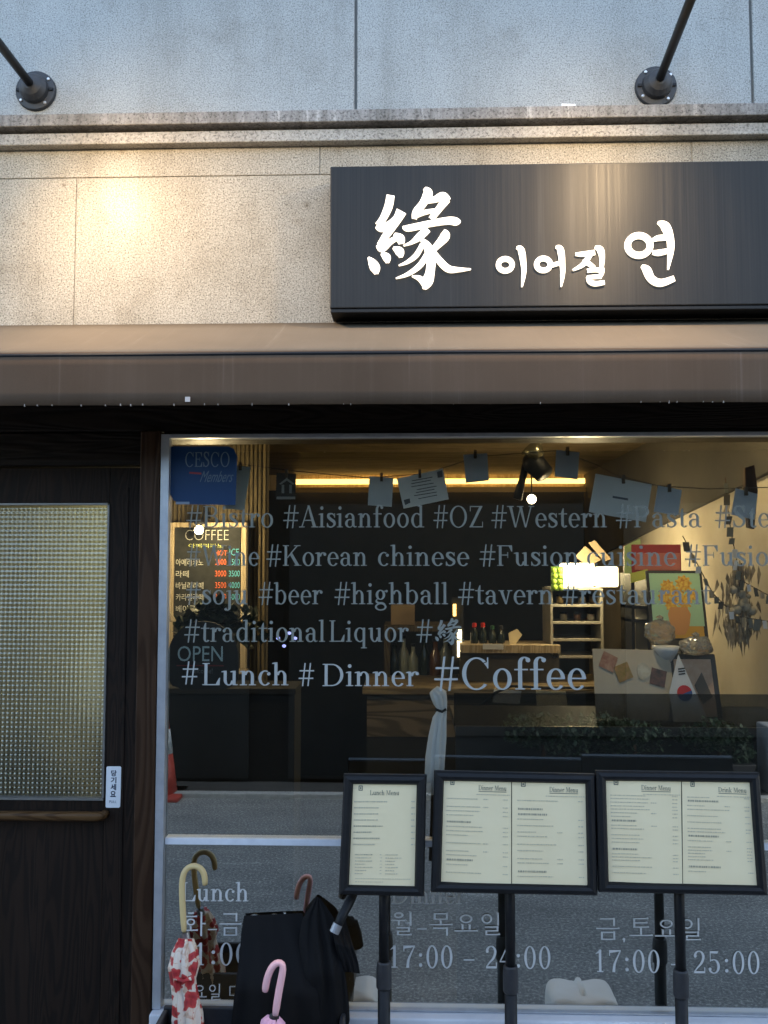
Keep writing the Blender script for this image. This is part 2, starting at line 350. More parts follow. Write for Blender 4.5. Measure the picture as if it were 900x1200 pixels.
def glyphs():
    g = {}
    def n(c, adv): g[c] = (adv, G()); return g[c][1]
    xh, asc = .47, .74
    n('i', .28).stem(.085, 0, xh).D(.132, .65, .06)
    n('j', .28).stem(.1, -.1, xh, False).D(.147, .65, .06).E(.05, -.1, .145, .125, 270, 360).D(.01, -.17, .05)
    n('l', .28).stem(.085, 0, asc)
    n('n', .57).stem(.085, 0, xh).E(.3, .29, .165, .185, 0, 165).stem(.37, 0, .3, True, None)
    n('h', .57).stem(.085, 0, asc).E(.3, .29, .165, .185, 0, 165).stem(.37, 0, .3, True, None)
    n('m', .85).stem(.085, 0, xh).E(.3, .29, .165, .185, 0, 165).stem(.37, 0, .3, True, None).E(.585, .29, .165, .185, 0, 165).stem(.655, 0, .3, True, None)
    n('u', .58).stem(.085, .17, xh, False).E(.25, .18, .165, .19, 180, 350).stem(.37, 0, xh, False).R(.44, 0, .53, .03)
    n('r', .43).stem(.085, 0, xh).E(.3, .28, .16, .195, 60, 165).D(.365, .405, .056)
    n('o', .51).E(.255, .235, .215, .248)
    n('c', .46).E(.25, .235, .21, .248, 62, 318).D(.365, .37, .054)
    n('e', .48).E(.25, .235, .21, .248, 0, 322).R(.1, .235, .42, .268)
    n('a', .51).R(.3, .06, .395, .33).E(.22, .32, .175, .158, 0, 150).D(.1, .365, .052).E(.21, .135, .165, .148, 80, 285).R(.2, .245, .32, .278).S([(.24, .005, .036), (.29, .03, .036), (.33, .09, .03)]).S([(.35, .09, .09), (.4, .02, .05), (.48, .03, .028)])
    spine(n('s', .4), 1, 1, 0)
    spine(n('S', .56), 1.36, 1.56, 0)
    n('t', .35).R(.115, .1, .21, .5).P((.115, .5), (.21, .5), (.21, .64), (.18, .64)).R(.02, .437, .33, .47).E(.235, .11, .12, .12, 180, 330)
    n('f', .36).stem(.105, 0, .6, True, None).R(.02, .437, .33, .47).E(.255, .6, .15, .148, 50, 180).D(.335, .67, .053)
    n('d', .57).E(.26, .235, .21, .248, 50, 310).stem(.36, 0, asc, False).R(.44, 0, .53, .03)
    n('b', .55).stem(.085, .0, asc, False).E(.29, .235, .21, .248, -130, 130)
    n('q', .56).E(.26, .235, .21, .248, 50, 310).stem(.36, -.22, xh, True, None)
    n('g', .52).E(.23, .315, .175, .17).E(.24, -.09, .21, .125, 0, 360, .07, .04).S([(.12, .18, .04), (.08, .1, .06), (.16, .04, .07), (.3, .03, .08), (.4, -.03, .07)]).D(.45, .44, .045).R(.36, .425, .45, .455)
    n('k', .56).stem(.085, 0, asc).P((.15, .18), (.2, .18), (.44, xh), (.385, xh)).P((.2, .25), (.3, .27), (.5, 0), (.38, 0)).R(.32, xh - .03, .52, xh).R(.31, 0, .55, .03)
    n('v', .5).P((.04, xh), (.15, xh), (.3, 0), (.23, 0)).P((.36, xh), (.41, xh), (.285, 0), (.245, 0)).R(-.01, xh - .03, .2, xh).R(.31, xh - .03, .49, xh)
    n('B', .66).stem(.1, 0, .72, True, 'f').E(.33, .545, .22, .175, -90, 90).R(.15, .684, .34, .72).R(.15, .37, .36, .406).R(.15, 0, .36, .036).E(.35, .2, .24, .2, -90, 90)
    n('P', .62).stem(.1, 0, .72, True, 'f').E(.33, .53, .24, .19, -90, 90).R(.15, .684, .34, .72).R(.15, .34, .34, .376)
    n('D', .76).stem(.1, 0, .72, True, 'f').E(.33, .36, .36, .36, -90, 90).R(.15, .684, .34, .72).R(.15, 0, .34, .036)
    n('O', .78).E(.39, .36, .335, .375)
    n('C', .72).E(.38, .36, .33, .375, 48, 318).R(.625, .48, .655, .73).P((.55, .6), (.63, .5), (.63, .62))
    n('L', .63).stem(.1, 0, .72, True, 'f').R(.15, 0, .58, .036).P((.585, 0), (.6, .24), (.57, .24), (.46, .03), (.46, 0))
    for ch in 'FE':
        q = n(ch, .62).stem(.1, 0, .72, True, 'f').R(.15, .684, .57, .72).P((.57, .72), (.575, .5), (.545, .5), (.45, .69)).R(.15, .36, .42, .394).R(.4, .27, .43, .48)
        if ch == 'E': q.R(.15, 0, .58, .036).P((.585, 0), (.6, .24), (.57, .24), (.46, .03), (.46, 0))
    n('A', .72).P((.08, 0), (.125, 0), (.37, .74), (.335, .74)).P((.31, .74), (.39, .74), (.645, 0), (.53, 0)).R(.18, .22, .5, .255).R(0, 0, .21, .03).R(.46, 0, .72, .03)
    n('W', 1.0).P((.06, .72), (.17, .72), (.33, 0), (.27, 0)).P((.29, 0), (.325, 0), (.53, .72), (.49, .72)).P((.43, .72), (.54, .72), (.7, 0), (.645, 0)).P((.66, 0), (.7, 0), (.91, .72), (.865, .72)).R(-.01, .69, .24, .72).R(.36, .69, .6, .72).R(.79, .69, 1, .72)
    n('Z', .62).R(.06, .684, .55, .72).R(.04, 0, .57, .036).P((.05, .02), (.16, .02), (.55, .7), (.43, .7)).R(.06, .54, .09, .72).R(.54, 0, .57, .19)
    n('K', .74).stem(.1, 0, .72, True, 'f').P((.17, .27), (.22, .27), (.6, .7), (.54, .7)).P((.29, .4), (.38, .46), (.67, 0), (.54, 0)).R(.45, .69, .7, .72).R(.46, 0, .74, .03)
    n('M', .92).R(.12, 0, .155, .72).R(.03, 0, .25, .03).R(.03, .69, .2, .72).P((.12, .72), (.23, .72), (.47, .04), (.42, 0)).P((.42, 0), (.46, 0), (.73, .72), (.68, .72)).R(.7, 0, .795, .72).R(.63, 0, .88, .03).R(.7, .69, .88, .72)
    n('w', .7).P((.04, xh), (.13, xh), (.25, 0), (.2, 0)).P((.22, 0), (.25, 0), (.38, xh), (.34, xh)).P((.31, xh), (.4, xh), (.52, 0), (.46, 0)).P((.48, 0), (.52, 0), (.65, xh), (.61, xh))
    n('0', .52).E(.26, .36, .2, .375, 0, 360, .085)
    n('1', .52).stem(.22, 0, .72, True, None, .085).P((.1, .58), (.23, .62), (.3, .73), (.26, .73))
    n('2', .52).E(.25, .53, .19, .2, -10, 165, .085).S([(.4, .5, .085), (.33, .33, .075), (.18, .17, .05), (.08, .04, .04)]).R(.07, .0, .44, .07).R(.42, .03, .45, .19).D(.115, .55, .05)
    n('4', .54).P((.33, .73), (.29, .73), (.03, .22), (.07, .22)).R(.03, .2, .49, .235).R(.29, 0, .375, .73).R(.2, 0, .46, .03)
    n('5', .52).R(.1, .38, .13, .72).P((.1, .72), (.4, .72), (.36, .64), (.1, .65)).E(.23, .225, .21, .235, -145, 120, .09).D(.1, .14, .05)
    n('7', .52).P((.06, .72), (.46, .72), (.46, .68), (.06, .62)).S([(.45, .69, .03), (.34, .48, .05), (.24, .25, .08), (.21, 0, .1)]).R(.06, .53, .09, .72)
    n('3', .52).E(.24, .54, .18, .19, -90, 160, .085).E(.24, .19, .2, .2, -150, 90, .09)
    n(':', .3).D(.15, .09, .058).D(.15, .42, .058)
    n('-', .5).R(.06, .25, .44, .29)
    n(',', .3).D(.12, .05, .055).S([(.14, .03, .06), (.12, -.08, .03)])
    n('.', .3).D(.12, .05, .055)
    n('#', .62).P((.15, -.03), (.2, -.03), (.29, .75), (.24, .75)).P((.35, -.03), (.4, -.03), (.49, .75), (.44, .75)).R(.06, .465, .6, .51).R(.03, .21, .57, .255)
    n(' ', .28)
    # Korean syllables in a one-em square
    def H(q, x0, x1, y, w_=.05): q.R(x0, y - w_ / 2, x1, y + w_ / 2); q.P((x1 - .09, y + w_ / 2), (x1, y - w_ / 2), (x1 - .02, y + .05)); return q
    def V(q, x, y0, y1, w_=.075): q.R(x - w_ / 2, y0, x + w_ / 2, y1); q.P((x - w_ / 2 - .05, y1 + .02), (x + w_ / 2, y1 - .05), (x + w_ / 2, y1)); return q
    def ring(q, cx, cy, rx, ry): return q.E(cx, cy, rx, ry, 0, 360, .07, .055)
    def rieul(q, y0, y1):
        m_ = (y0 + y1) / 2; H(q, .24, .78, y1); q.R(.7, m_, .775, y1); H(q, .26, .77, m_); q.R(.26, y0, .33, m_); return H(q, .26, .84, y0)
    rieul(V(ring(n('일', 1), .32, .7, .21, .2), .76, .42, .95), .05, .36)
    H(V(V(ring(n('요', 1), .5, .7, .25, .18), .36, .24, .46), .64, .24, .46), .04, .96, .2)
    q = H(n('금', 1), .2, .78, .9); q.R(.71, .6, .78, .9); H(q, .04, .96, .5); q.R(.22, .03, .29, .36).R(.71, .03, .78, .36); H(q, .22, .78, .34); H(q, .22, .78, .05)
    q = H(H(n('화', 1), .22, .46, .93), .07, .6, .79); ring(q, .34, .57, .18, .14); V(q, .34, .26, .4); H(q, .04, .64, .24); V(q, .78, .0, .97); q.R(.8, .48, .96, .53)
    q = ring(n('월', 1), .33, .84, .19, .12); H(q, .05, .64, .62); q.R(.3, .42, .37, .62); V(q, .8, .4, .97); q.R(.6, .5, .78, .55); rieul(q, .03, .32)
    q = n('목', 1).R(.22, .66, .29, .93).R(.71, .66, .78, .93); H(q, .22, .78, .91); H(q, .22, .78, .68); V(q, .5, .48, .62); H(q, .04, .96, .46); H(q, .2, .78, .31); q.R(.71, 0, .78, .31)
    q = H(H(H(n('토', 1), .2, .8, .92), .22, .76, .74), .2, .82, .56); q.R(.2, .56, .27, .92); V(q, .5, .24, .52); H(q, .04, .96, .22)
    q = H(n('디', 1), .14, .5, .8); q.R(.12, .3, .19, .82); H(q, .12, .58, .3); V(q, .8, 0, .97)
    # the shop's brush character
    f = n('緣', 1)
    K = lambda pts: f.S([((x - 35) / 780, (830 - y) / 780, w_ / 780) for x, y, w_ in pts])
    for pts in YEON: K(pts)
    return g
YEON = [[(210, 120, 70), (195, 200, 72), (155, 290, 60), (112, 345, 48)], [(105, 350, 40), (145, 367, 62), (220, 325, 56), (270, 280, 70)],
        [(292, 240, 92), (245, 325, 68), (180, 415, 62), (125, 495, 46)], [(115, 492, 40), (145, 518, 66), (210, 468, 48), (270, 432, 40)], [(238, 412, 24), (283, 445, 76), (292, 488, 44)],
        [(42, 588, 16), (70, 625, 70), (95, 670, 88), (103, 715, 26)], [(140, 560, 20), (180, 588, 74), (186, 632, 22)], [(230, 515, 20), (278, 545, 80), (288, 590, 24)],
        [(465, 68, 30), (492, 105, 84), (455, 180, 66), (402, 248, 64), (388, 300, 40)], [(470, 165, 40), (545, 150, 52), (605, 128, 72), (650, 160, 44)], [(632, 148, 74), (575, 222, 58), (515, 300, 50)], [(395, 275, 40), (470, 248, 38), (545, 235, 30)],
        [(302, 358, 14), (345, 368, 54), (500, 335, 54), (640, 312, 62), (705, 318, 66), (738, 318, 16)], [(490, 375, 62), (430, 430, 64), (370, 475, 30), (308, 500, 8)],
        [(445, 455, 30), (490, 510, 74), (515, 600, 80), (508, 700, 80), (490, 765, 96), (470, 812, 56), (465, 830, 16)], [(372, 730, 10), (430, 748, 46), (470, 790, 60)],
        [(450, 490, 40), (405, 570, 44), (340, 622, 30), (272, 650, 8)], [(490, 560, 50), (430, 650, 48), (340, 715, 32), (250, 747, 8)],
        [(600, 400, 60), (622, 428, 84), (565, 495, 60), (515, 545, 46)], [(505, 500, 30), (560, 590, 56), (640, 672, 62), (720, 682, 40), (815, 678, 10)]]
GL = glyphs()
def word2d(txt, track=0.):
    x = 0; out = []
    for c in txt:
        adv, q = GL[c]
        for p in q.p:
            if p[0] == 'strip': out.append(('strip', [(a + x, b) for a, b in p[1]], [(a + x, b) for a, b in p[2]]))
            else: out.append([(a + x, b) for a, b in p])
        x += adv + track
    xs = [a for p in out for a, b in ((p[1] + p[2]) if p[0] == 'strip' else p)]
    return out, min(xs), max(xs)
def lay2d(mb, shapes, fn, step=.00006, thick=0):
    # fn maps (x, y, layer) to a point; every stroke lies a hair above the one before so none share a plane
    k = 0
    for p in shapes:
        k += 1
        if p[0] == 'strip':
            o = [fn(a, b, k * step) for a, b in p[1]]; i = [fn(a, b, k * step) for a, b in p[2]]; n = len(o)
            if thick:
                ob = [v + Vector((0, thick, 0)) for v in o]; ib = [v + Vector((0, thick, 0)) for v in i]
                mb.add(o + i + ob + ib, [(j, j + 1, n + j + 1, n + j) for j in range(n - 1)] + [(j, j + 1, 2 * n + j + 1, 2 * n + j) for j in range(n - 1)] + [(n + j, n + j + 1, 3 * n + j + 1, 3 * n + j) for j in range(n - 1)])
            else: mb.add(o + i, [(j, j + 1, n + j + 1, n + j) for j in range(n - 1)])
        else: mb.add([fn(a, b, k * step) for a, b in p], [tuple(range(len(p)))])
    return mb
def serif_word(mb, txt, px0, px1, base, cap, Y, em=.72, base1=None, track=0.):
    sh, x0, x1 = word2d(txt, track); A = at(px0, base, Y); B = at(px1, base if base1 is None else base1, Y); Hh = at(px0, cap, Y).z - A.z
    sx = (B.x - A.x) / (x1 - x0); sz = Hh / em; sl = (B.z - A.z) / (B.x - A.x)
    return lay2d(mb, sh, lambda x, y, l: Vector((A.x + (x - x0) * sx, Y - l, A.z + y * sz + sl * (x - x0) * sx)))
def font_mesh(txt, bold=0.):
    c = bpy.data.curves.new('type', 'FONT'); c.body = txt; c.offset = bold; c.resolution_u = 3
    o = bpy.data.objects.new('type', c); C.objects.link(o); dg = bpy.context.evaluated_depsgraph_get()
    m = bpy.data.meshes.new_from_object(o.evaluated_get(dg)); vs = [v.co.copy() for v in m.vertices]; fs = [list(p.vertices) for p in m.polygons]
    bpy.data.objects.remove(o); bpy.data.curves.remove(c); bpy.data.meshes.remove(m); return vs, fs
def sans(mb, txt, p0, ux, uz, height, width=None, slant=0., bold=0.):
    # flat type from Blender's own font; p0 bottom-left, ux/uz unit directions
    vs, fs = font_mesh(txt, bold); x0 = min(v.x for v in vs); x1 = max(v.x for v in vs); y0 = min(v.y for v in vs); y1 = max(v.y for v in vs)
    s = height / (y1 - y0); sx = s if width is None else width / (x1 - x0)
    return mb.add([p0 + ux * ((v.x - x0) * sx + slant * (v.y - y0) * s) + uz * ((v.y - y0) * s) for v in vs], fs)
UX, UY, UZ = Vector((1, 0, 0)), Vector((0, 1, 0)), Vector((0, 0, 1))
def sans_px(mb, txt, px0, px1, base, top, Y, slant=0., bold=0.):
    a = at(px0, base, Y); b = at(px1, base, Y); c = at(px0, top, Y); return sans(mb, txt, a, UX, UZ, c.z - a.z, b.x - a.x, slant, bold)

# ================================================================== SETTING
GX0, GX1 = -14, 14
o = MB().box(GX0, GX1, -3.55, 0.9, -.4, 0).build('road', M['asphalt']); tag(o, kind='structure')
for k in range(1): pass
m_curb = speck('concrete kerb', (.3, .31, .3), (.42, .43, .42), 30, .85)
o = MB().box(GX0, GX1, -3.62, -3.55, -.4, .035).build('kerb', m_curb, bevel=.006); tag(o, kind='structure')
o = MB().box(GX0, GX1, -12, -3.62, -.4, .03).build('far_pavement', speck('pavement slabs', (.03, .031, .03), (.05, .05, .048), 12, .9)); tag(o, kind='structure')
o = MB().box(-80, 80, -80, 80, -.6, -.402).build('ground', speck('ground', (.08, .08, .075), (.12, .12, .11), 2, .95)); tag(o, kind='structure')

# ---------------- the shop building
XL, XR = -4.6, 5.6
ZW0, ZW1 = at(300, 1183).z, at(450, 508).z      # window opening
XW0 = at(185, 800).x; XW1 = 1.55
shop = thing('shop_building', 'pale granite shop front with dark wood door and a wide glass window', 'building', (0, .3, 0))
z_led0 = at(450, 168, -.03).z; z_led1 = at(450, 127, -.05).z
z_awn = at(450, 380).z
# upper wall of blocks, joints are real gaps
up = MB(); gap = .004
jx = [XL, at(417, 60, 0).x, at(881, 60, 0).x, XR]
for a, b in zip(jx[:-1], jx[1:]): up.box(a + gap, b - gap, 0, .3, z_led1 - .03, 8.5)
up.build('upper_wall', M['upper'], shop, bevel=.004)
MB().box(XL, XR, .012, .29, z_led1 - .03, 8.5).build('wall_joint', M['joint'], shop)
le = MB(); le.box(XL, XR, -.05, .02, z_led1 - .037, z_led1); le.build('ledge', M['ledge'], shop, bevel=.003)
MB().box(XL, XR, -.032, .02, z_led1 - .0855, z_led1 - .05).build('ledge_band', M['ledge2'], shop, bevel=.003)
MB().box(XL, XR, -.008, .02, z_led1 - .083, z_led1 - .036).build('ledge_groove', M['ledge'], shop)
st = MB(); zj = at(200, 207).z; ztop = z_led1 - .0865; g2 = .0012
x1 = at(375, 190).x; x2 = at(88, 300).x
for a, b in ((XL, x1 - 1.2), (x1 - 1.2, x1), (x1, x1 + 1.1), (x1 + 1.1, XR)): st.box(a + g2, b - g2, 0, .3, zj + g2, ztop)
for a, b in ((XL, x2 - .9), (x2 - .9, x2), (x2, x2 + .98), (x2 + .98, x2 + 1.9), (x2 + 1.9, XR)): st.box(a + g2, b - g2, 0, .3, z_awn - .09, zj - g2)
st.build('stone_cladding', M['stone'], shop, bevel=.0015, seg=1)
MB().box(XL, XR, .004, .28, z_awn - .088, ztop).build('cladding_joint', pm('cladding joint', (.36, .335, .29), .9), shop)
# black wooden front
zf = z_awn - .092
MB().box(XL, XR, .004, .3, ZW1 + .012, zf).build('fascia', M['fascia'], shop, bevel=.003)
XP0, XP1 = at(161, 800, 0).x, XW0
ZD1 = at(60, 546).z
MB().box(XP0, XP1 - .002, -.012, .045, 0, ZW1 + .01).build('door_post', M['postwood'], shop, bevel=.004)
MB().box(XL, XP0 - .002, .02, .3, ZD1 + .004, ZW1 + .01).build('door_head', M['fascia'], shop, bevel=.004)
XD0 = -1.62
MB().box(XL, XD0 - .004, .0, .3, 0, ZD1).build('side_panel', M['darkwood'], shop, bevel=.004)
MB().box(XW1 + .002, XR, 0, .3, 0, ZW1 + .01).build('side_panel', M['darkwood'], shop, bevel=.004)
MB().box(XW0, XW1, .056, .3, 0, ZW0 - .12).build('inner_sill', M['dark_int'], shop)
MB().box(XW0, XW1, -.035, .055, .06, ZW0 - .0015).build('window_sill_wall', M['sill'], shop, bevel=.004)
MB().box(XW0, XW1, -.02, .054, 0, .058).build('plinth', M['ledge'], shop)
# window
Fw = at(195, 800).x - XW0
fr = MB(); fr.box(XW0, XW0 + Fw, -.008, .018, ZW0, ZW1).box(XW1 - Fw, XW1, -.008, .018, ZW0, ZW1).box(XW0 + Fw, XW1 - Fw, -.008, .018, ZW1 - .012, ZW1).box(XW0 + Fw, XW1 - Fw, 0, .018, ZW0, ZW0 + .004)
MB().box(XW0, XW1, .0185, .09, ZW1 - .003, ZW1 + .0115).build('window_head', M['dark_int'], shop)
win = fr.build('window', M['alu'], shop, bevel=.0015)
GY = .012
zm = at(300, 986, GY).z
gl = MB(); gl.quad((XW0 + Fw, GY, ZW0 + .004), (XW1 - Fw, GY, ZW0 + .004), (XW1 - Fw, GY, ZW1 - .012), (XW0 + Fw, GY, ZW1 - .012))
gl.build('glass', M['glass'], win, fix=False)
MB().box(XW0 + Fw + .001, XW1 - Fw - .001, GY - .007, GY + .03, zm - .009, zm + .009).build('mullion', speck('bright aluminium', (.62, .66, .72), (.72, .76, .82), 30, .4), win, bevel=.001)
# door
dx1 = XP0 - .012
gx1 = at(126, 800, .06).x; gz0, gz1 = at(60, 936, .06).z, at(60, 590, .06).z; gx0 = XD0 + .2
dm = MB(); DY = .05
dm.box(XD0, gx0, DY, DY + .045, .03, ZD1).box(gx1, dx1, DY, DY + .045, .03, ZD1).box(gx0, gx1, DY, DY + .045, gz1, ZD1).box(gx0, gx1, DY, DY + .045, .03, gz0)
door = dm.build('door', M['darkwood'], shop, bevel=.002)
# small beads round the glass and the flat cover strips of the door
b_ = MB(); e = .014
b_.box(gx0, gx1, DY - .006, DY + .02, gz0, gz0 + e * .5).box(gx1 - .006, gx1, DY - .004, DY + .02, gz0, gz1).box(gx0, gx1, DY - .004, DY + .02, gz1 - e * .4, gz1)
b_.build('glazing_bead', pm('dull metal bead', (.2, .2, .19), .4, .5), door)
MB().box(at(146, 700, DY).x, at(149, 700, DY).x, DY - .003, DY + .01, .1, ZD1 - .06).build('cover_strip', M['darkwood'], door, bevel=.001)
rl = MB(); zr = at(60, 953, DY).z; xr = at(118, 953, DY).x
rl.tube([(gx0 - .05, DY - .028, zr)] + [(gx0 + (xr - gx0) * k / 6, DY - .028, zr) for k in range(7)] + [(xr + .012, DY - .02, zr), (xr + .016, DY + .005, zr)], [.014] * 8 + [.013, .012], 10)
rl.build('handle', M['rail'], door, smooth=True)
# moulded glass panel: a grid of raised pimples
cell = .0136; nx = int((gx1 - gx0 - .006) / cell); nz = int((gz1 - gz0 - .01) / cell); sub = 4
vg = MB(); W_, H_ = nx * sub + 1, nz * sub + 1
for j in range(H_):
    for i in range(W_):
        u = (i % sub) / sub; v = (j % sub) / sub
        h = (math.sin(math.pi * u) ** .8) * (math.sin(math.pi * v) ** .8) * .0034
        vg.v.append(Vector((gx1 - .006 - i * cell / sub, DY + .016 - h, gz0 + .007 + j * cell / sub)))
for j in range(H_ - 1):
    for i in range(W_ - 1):
        a = j * W_ + i; vg.f.append([a, a + 1, a + W_ + 1, a + W_])
vg.build('glass', M['hammered'], door, smooth=True)

# ---------------- interior of the shop (parts of the building)
IY0, IY1 = .1, 3.75; IXL, IXR = -2.5, 1.30; ZC = 2.3
MB().box(IXL, 3.1, .31, IY1 + .2, -.02, .12).build('floor', M['floor_int'], shop)
cl = MB()
for k in range(17):
    y0 = .31 + k * .2; cl.box(IXL, 3.1, y0 + .002, y0 + .198, ZC, ZC + .05)
cl.build('ceiling', M['ceil'], shop, bevel=.003)
MB().box(IXL, 3.1, .3, IY1 + .2, ZC + .06, ZC + .1).build('ceiling_slab', M['dark_int'], shop)
MB().box(IXL, 3.1, IY1, IY1 + .1, .12, ZC - .11).build('back_wall', M['dark_int'], shop)
MB().box(IXL, 3.1, IY1 + .05, IY1 + .15, ZC - .11, ZC + .05).build('cove_recess', M['pale_wood'], shop)
MB().box(IXL - .1, IXL, .31, IY1, .12, ZC + .05).build('side_wall', M['cream'], shop)
# right wall: pale below a sloping line, shade above it put into colour
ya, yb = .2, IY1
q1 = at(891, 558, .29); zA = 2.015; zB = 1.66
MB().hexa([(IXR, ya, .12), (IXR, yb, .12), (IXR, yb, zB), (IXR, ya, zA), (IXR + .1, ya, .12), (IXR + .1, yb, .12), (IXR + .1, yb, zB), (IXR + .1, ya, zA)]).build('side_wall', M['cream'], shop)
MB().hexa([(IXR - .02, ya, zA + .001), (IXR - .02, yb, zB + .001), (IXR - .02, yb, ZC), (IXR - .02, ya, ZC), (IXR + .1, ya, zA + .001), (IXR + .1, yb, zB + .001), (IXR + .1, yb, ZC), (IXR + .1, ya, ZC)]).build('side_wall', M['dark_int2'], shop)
# ribbed partition on the left
rb = MB(); xa, xb = -1.12, at(312, 650, 1.25).x; yp = 1.25
nr = 26
for k in range(nr):
    x = xa + (xb - xa) * k / nr; w_ = (xb - xa) / nr; rb.box(x + .002, x + w_ * .72, yp, yp + .03, .12, ZC - .002)
rb.build('partition', M['ribbed'], shop, bevel=.003)
MB().box(xa, xb, yp + .012, yp + .06, .12, ZC - .002).build('partition_back', pm('partition back', (.1, .08, .045), .8), shop)

# ceiling strip light
sl = thing('ceiling_strip_light', 'long yellow glowing strip of light along the far end of the ceiling', 'light strip', (0, IY1 - .05, ZC - .1))
em_y = pm('warm strip lamp', (1, .7, .3), .5, emit=(1, .58, .14), es=.9)
xs0, xs1 = at(345, 565, IY1 - .05).x, at(752, 565, IY1 - .05).x
MB().box(xs0, xs1, IY1 - .04, IY1 - .02, at(450, 567, IY1 - .05).z, at(450, 561, IY1 - .05).z).build('tube', em_y, sl)
MB().box(xs0, xs1, IY1 - .07, IY1 - .05, at(450, 577, IY1 - .06).z, at(450, 571, IY1 - .06).z).build('trim', pm('gold trim', (.5, .33, .1), .4), sl)

# ================================================================== OPPOSITE SIDE (seen in the window)
opp = thing('opposite_building', 'dark building across the street mirrored in the window', 'building', (0, -3.9, 0))
m_opp = speck('dark render', (.004, .0045, .005), (.008, .009, .01), 3, .95)
m_opp.node_tree.nodes['Principled BSDF'].inputs['Specular IOR Level'].default_value = .1
MB().box(-3.7, 4.6, -8, -3.9, .03, 2.5).build('wall', m_opp, opp)
for k, x in enumerate((-3.4, -.9, 1.6)):
    sh = MB(); sh.box(x, x + 2.2, -3.9, -3.87, .06, 2.1); f = sh.build('shutter', pm('dark shutter', (.010, .0125, .014), .6, 0, .2), opp)
MB().box(-3.8, 4.7, -8.1, -3.8, 2.5, 2.6).build('parapet', m_opp, opp)
post = MB(); post.box(2.53, 3.3, -3.86, -3.65, .03, .5); tag(post.build('concrete_block', speck('pale concrete', (.2, .22, .24), (.28, .3, .32), 8, .8), bevel=.01), 'low pale concrete block across the street mirrored at the right end of the window', 'block')
# planters with shrubs
leaf = speck('shrub leaf', (.006, .022, .009), (.015, .045, .017), 14, .6)
def leafcloud(c, rx, ry, rz, n, s, seed):
    rnd = random.Random(seed); mb = MB(); lobes = [(rnd.uniform(-.6, .6), rnd.uniform(-.5, .5), rnd.uniform(-.5, .5), rnd.uniform(.35, .6)) for _ in range(9)]
    for _ in range(n):
        l = rnd.choice(lobes); v = Vector((rnd.gauss(0, 1), rnd.gauss(0, 1), rnd.gauss(0, 1))).normalized() * l[3] * rnd.uniform(.55, 1)
        p = Vector(c) + Vector(((l[0] + v.x) * rx, (l[1] + v.y) * ry, (l[2] + v.z) * rz))
        q = Matrix.Rotation(rnd.uniform(0, 6.3), 3, 'Z') @ Matrix.Rotation(rnd.uniform(-1.2, 1.2), 3, 'X'); z = s * rnd.uniform(.6, 1.3)
        mb.add([p + q @ Vector(k) * z for k in ((-.35, 0, 0), (0, -.6, .06), (.35, 0, 0), (0, .6, .06))], [(0, 1, 2, 3)])
    return mb
for i, (x, wd, lab) in enumerate(((.95, .36, 'green shrub in a dark planter across the street, the one farthest from the concrete block'), (1.6, .34, 'green shrub in a dark planter across the street, in the middle of its row'), (2.2, .24, 'small sparse shrub in a dark planter across the street, nearest the concrete block'))):
    t = thing('potted_shrub', lab, 'shrub', (x, -3.74, .03), 'potted shrubs across the street')
    MB().hexa([(x - wd * .8, -3.82, .03), (x + wd * .8, -3.82, .03), (x + wd, -3.85, .24), (x - wd, -3.85, .24), (x - wd * .8, -3.66, .03), (x + wd * .8, -3.66, .03), (x + wd, -3.63, .24), (x - wd, -3.63, .24)]).build('planter', M['dark_plastic'], t, bevel=.01)
    leafcloud((x, -3.74, .40), wd * 1.15, .14, .21, 1600, .035, i).build('foliage', leaf, t)
    MB().tube([(x, -3.74, .2), (x + .02, -3.74, .3), (x, -3.74, .4)], [.02, .016, .01], 8).build('stem', M['postwood'], t)
# traffic cone
cx, cy = (189 - 479) / 990 * 6.05, -(6.05 - 2.45) 
co = thing('traffic_cone', 'faded red traffic cone with a white band mirrored at the left window edge', 'cone', (cx, cy, .0))
m_cone = speck('faded red plastic', (.36, .05, .035), (.46, .08, .06), 12, .5)
MB().box(cx - .17, cx + .17, cy - .17, cy + .17, 0, .03).build('base', m_cone, co, bevel=.008)
rr = lambda z: .118 - .135 * (z - .03)
MB().lathe([(rr(.03), .03), (rr(.30), .30)], cx, cy).build('body', m_cone, co, smooth=True)
MB().lathe([(rr(.30) + .002, .30), (rr(.47) + .002, .47)], cx, cy).build('white_band', speck('scuffed white band', (.3, .36, .4), (.7, .74, .76), 26, .6), co, smooth=True)
MB().lathe([(rr(.47), .47), (rr(.7), .7), (rr(.71) * .6, .715)], cx, cy).build('body', m_cone, co, smooth=True)

# ================================================================== SIGN
sg = thing('shop_signboard', 'dark brushed metal signboard with glowing white brush characters', 'sign', (.9, 0, at(450, 378).z))
SY = -.10
p0 = at(387, 195, SY); p1 = at(388, 366, SY); sx1 = 2.15
slope = -(at(900, 183, SY).z - p0.z) / 1.3 * 0
MB().box(p0.x, sx1, SY, -.002, p1.z + .012, p0.z).build('panel', M['sign'], sg, bevel=.003)
MB().box(p0.x + .002, sx1 - .002, SY + .004, -.003, p1.z, p1.z + .011).build('base_tray', M['black_metal'], sg, bevel=.002)
def sign_letter(strokes, ox, oy, sc):
    q = G()
    for s in strokes:
        if s[0] == 'ring': q.E(s[1], s[2], s[3], s[4], 0, 360, s[5], s[5])
        else: q.S([(a, b, w_ * (.84 if len(strokes) > 10 else .92)) for a, b, w_ in s])
    mb = MB()
    def fn(x, y, l): v = at(ox + x * sc, oy + y * sc, SY - .006); return Vector((v.x, v.y - l, v.z))
    return lay2d(mb, q.p, fn, .00012, .006)
ks = 230 / 900
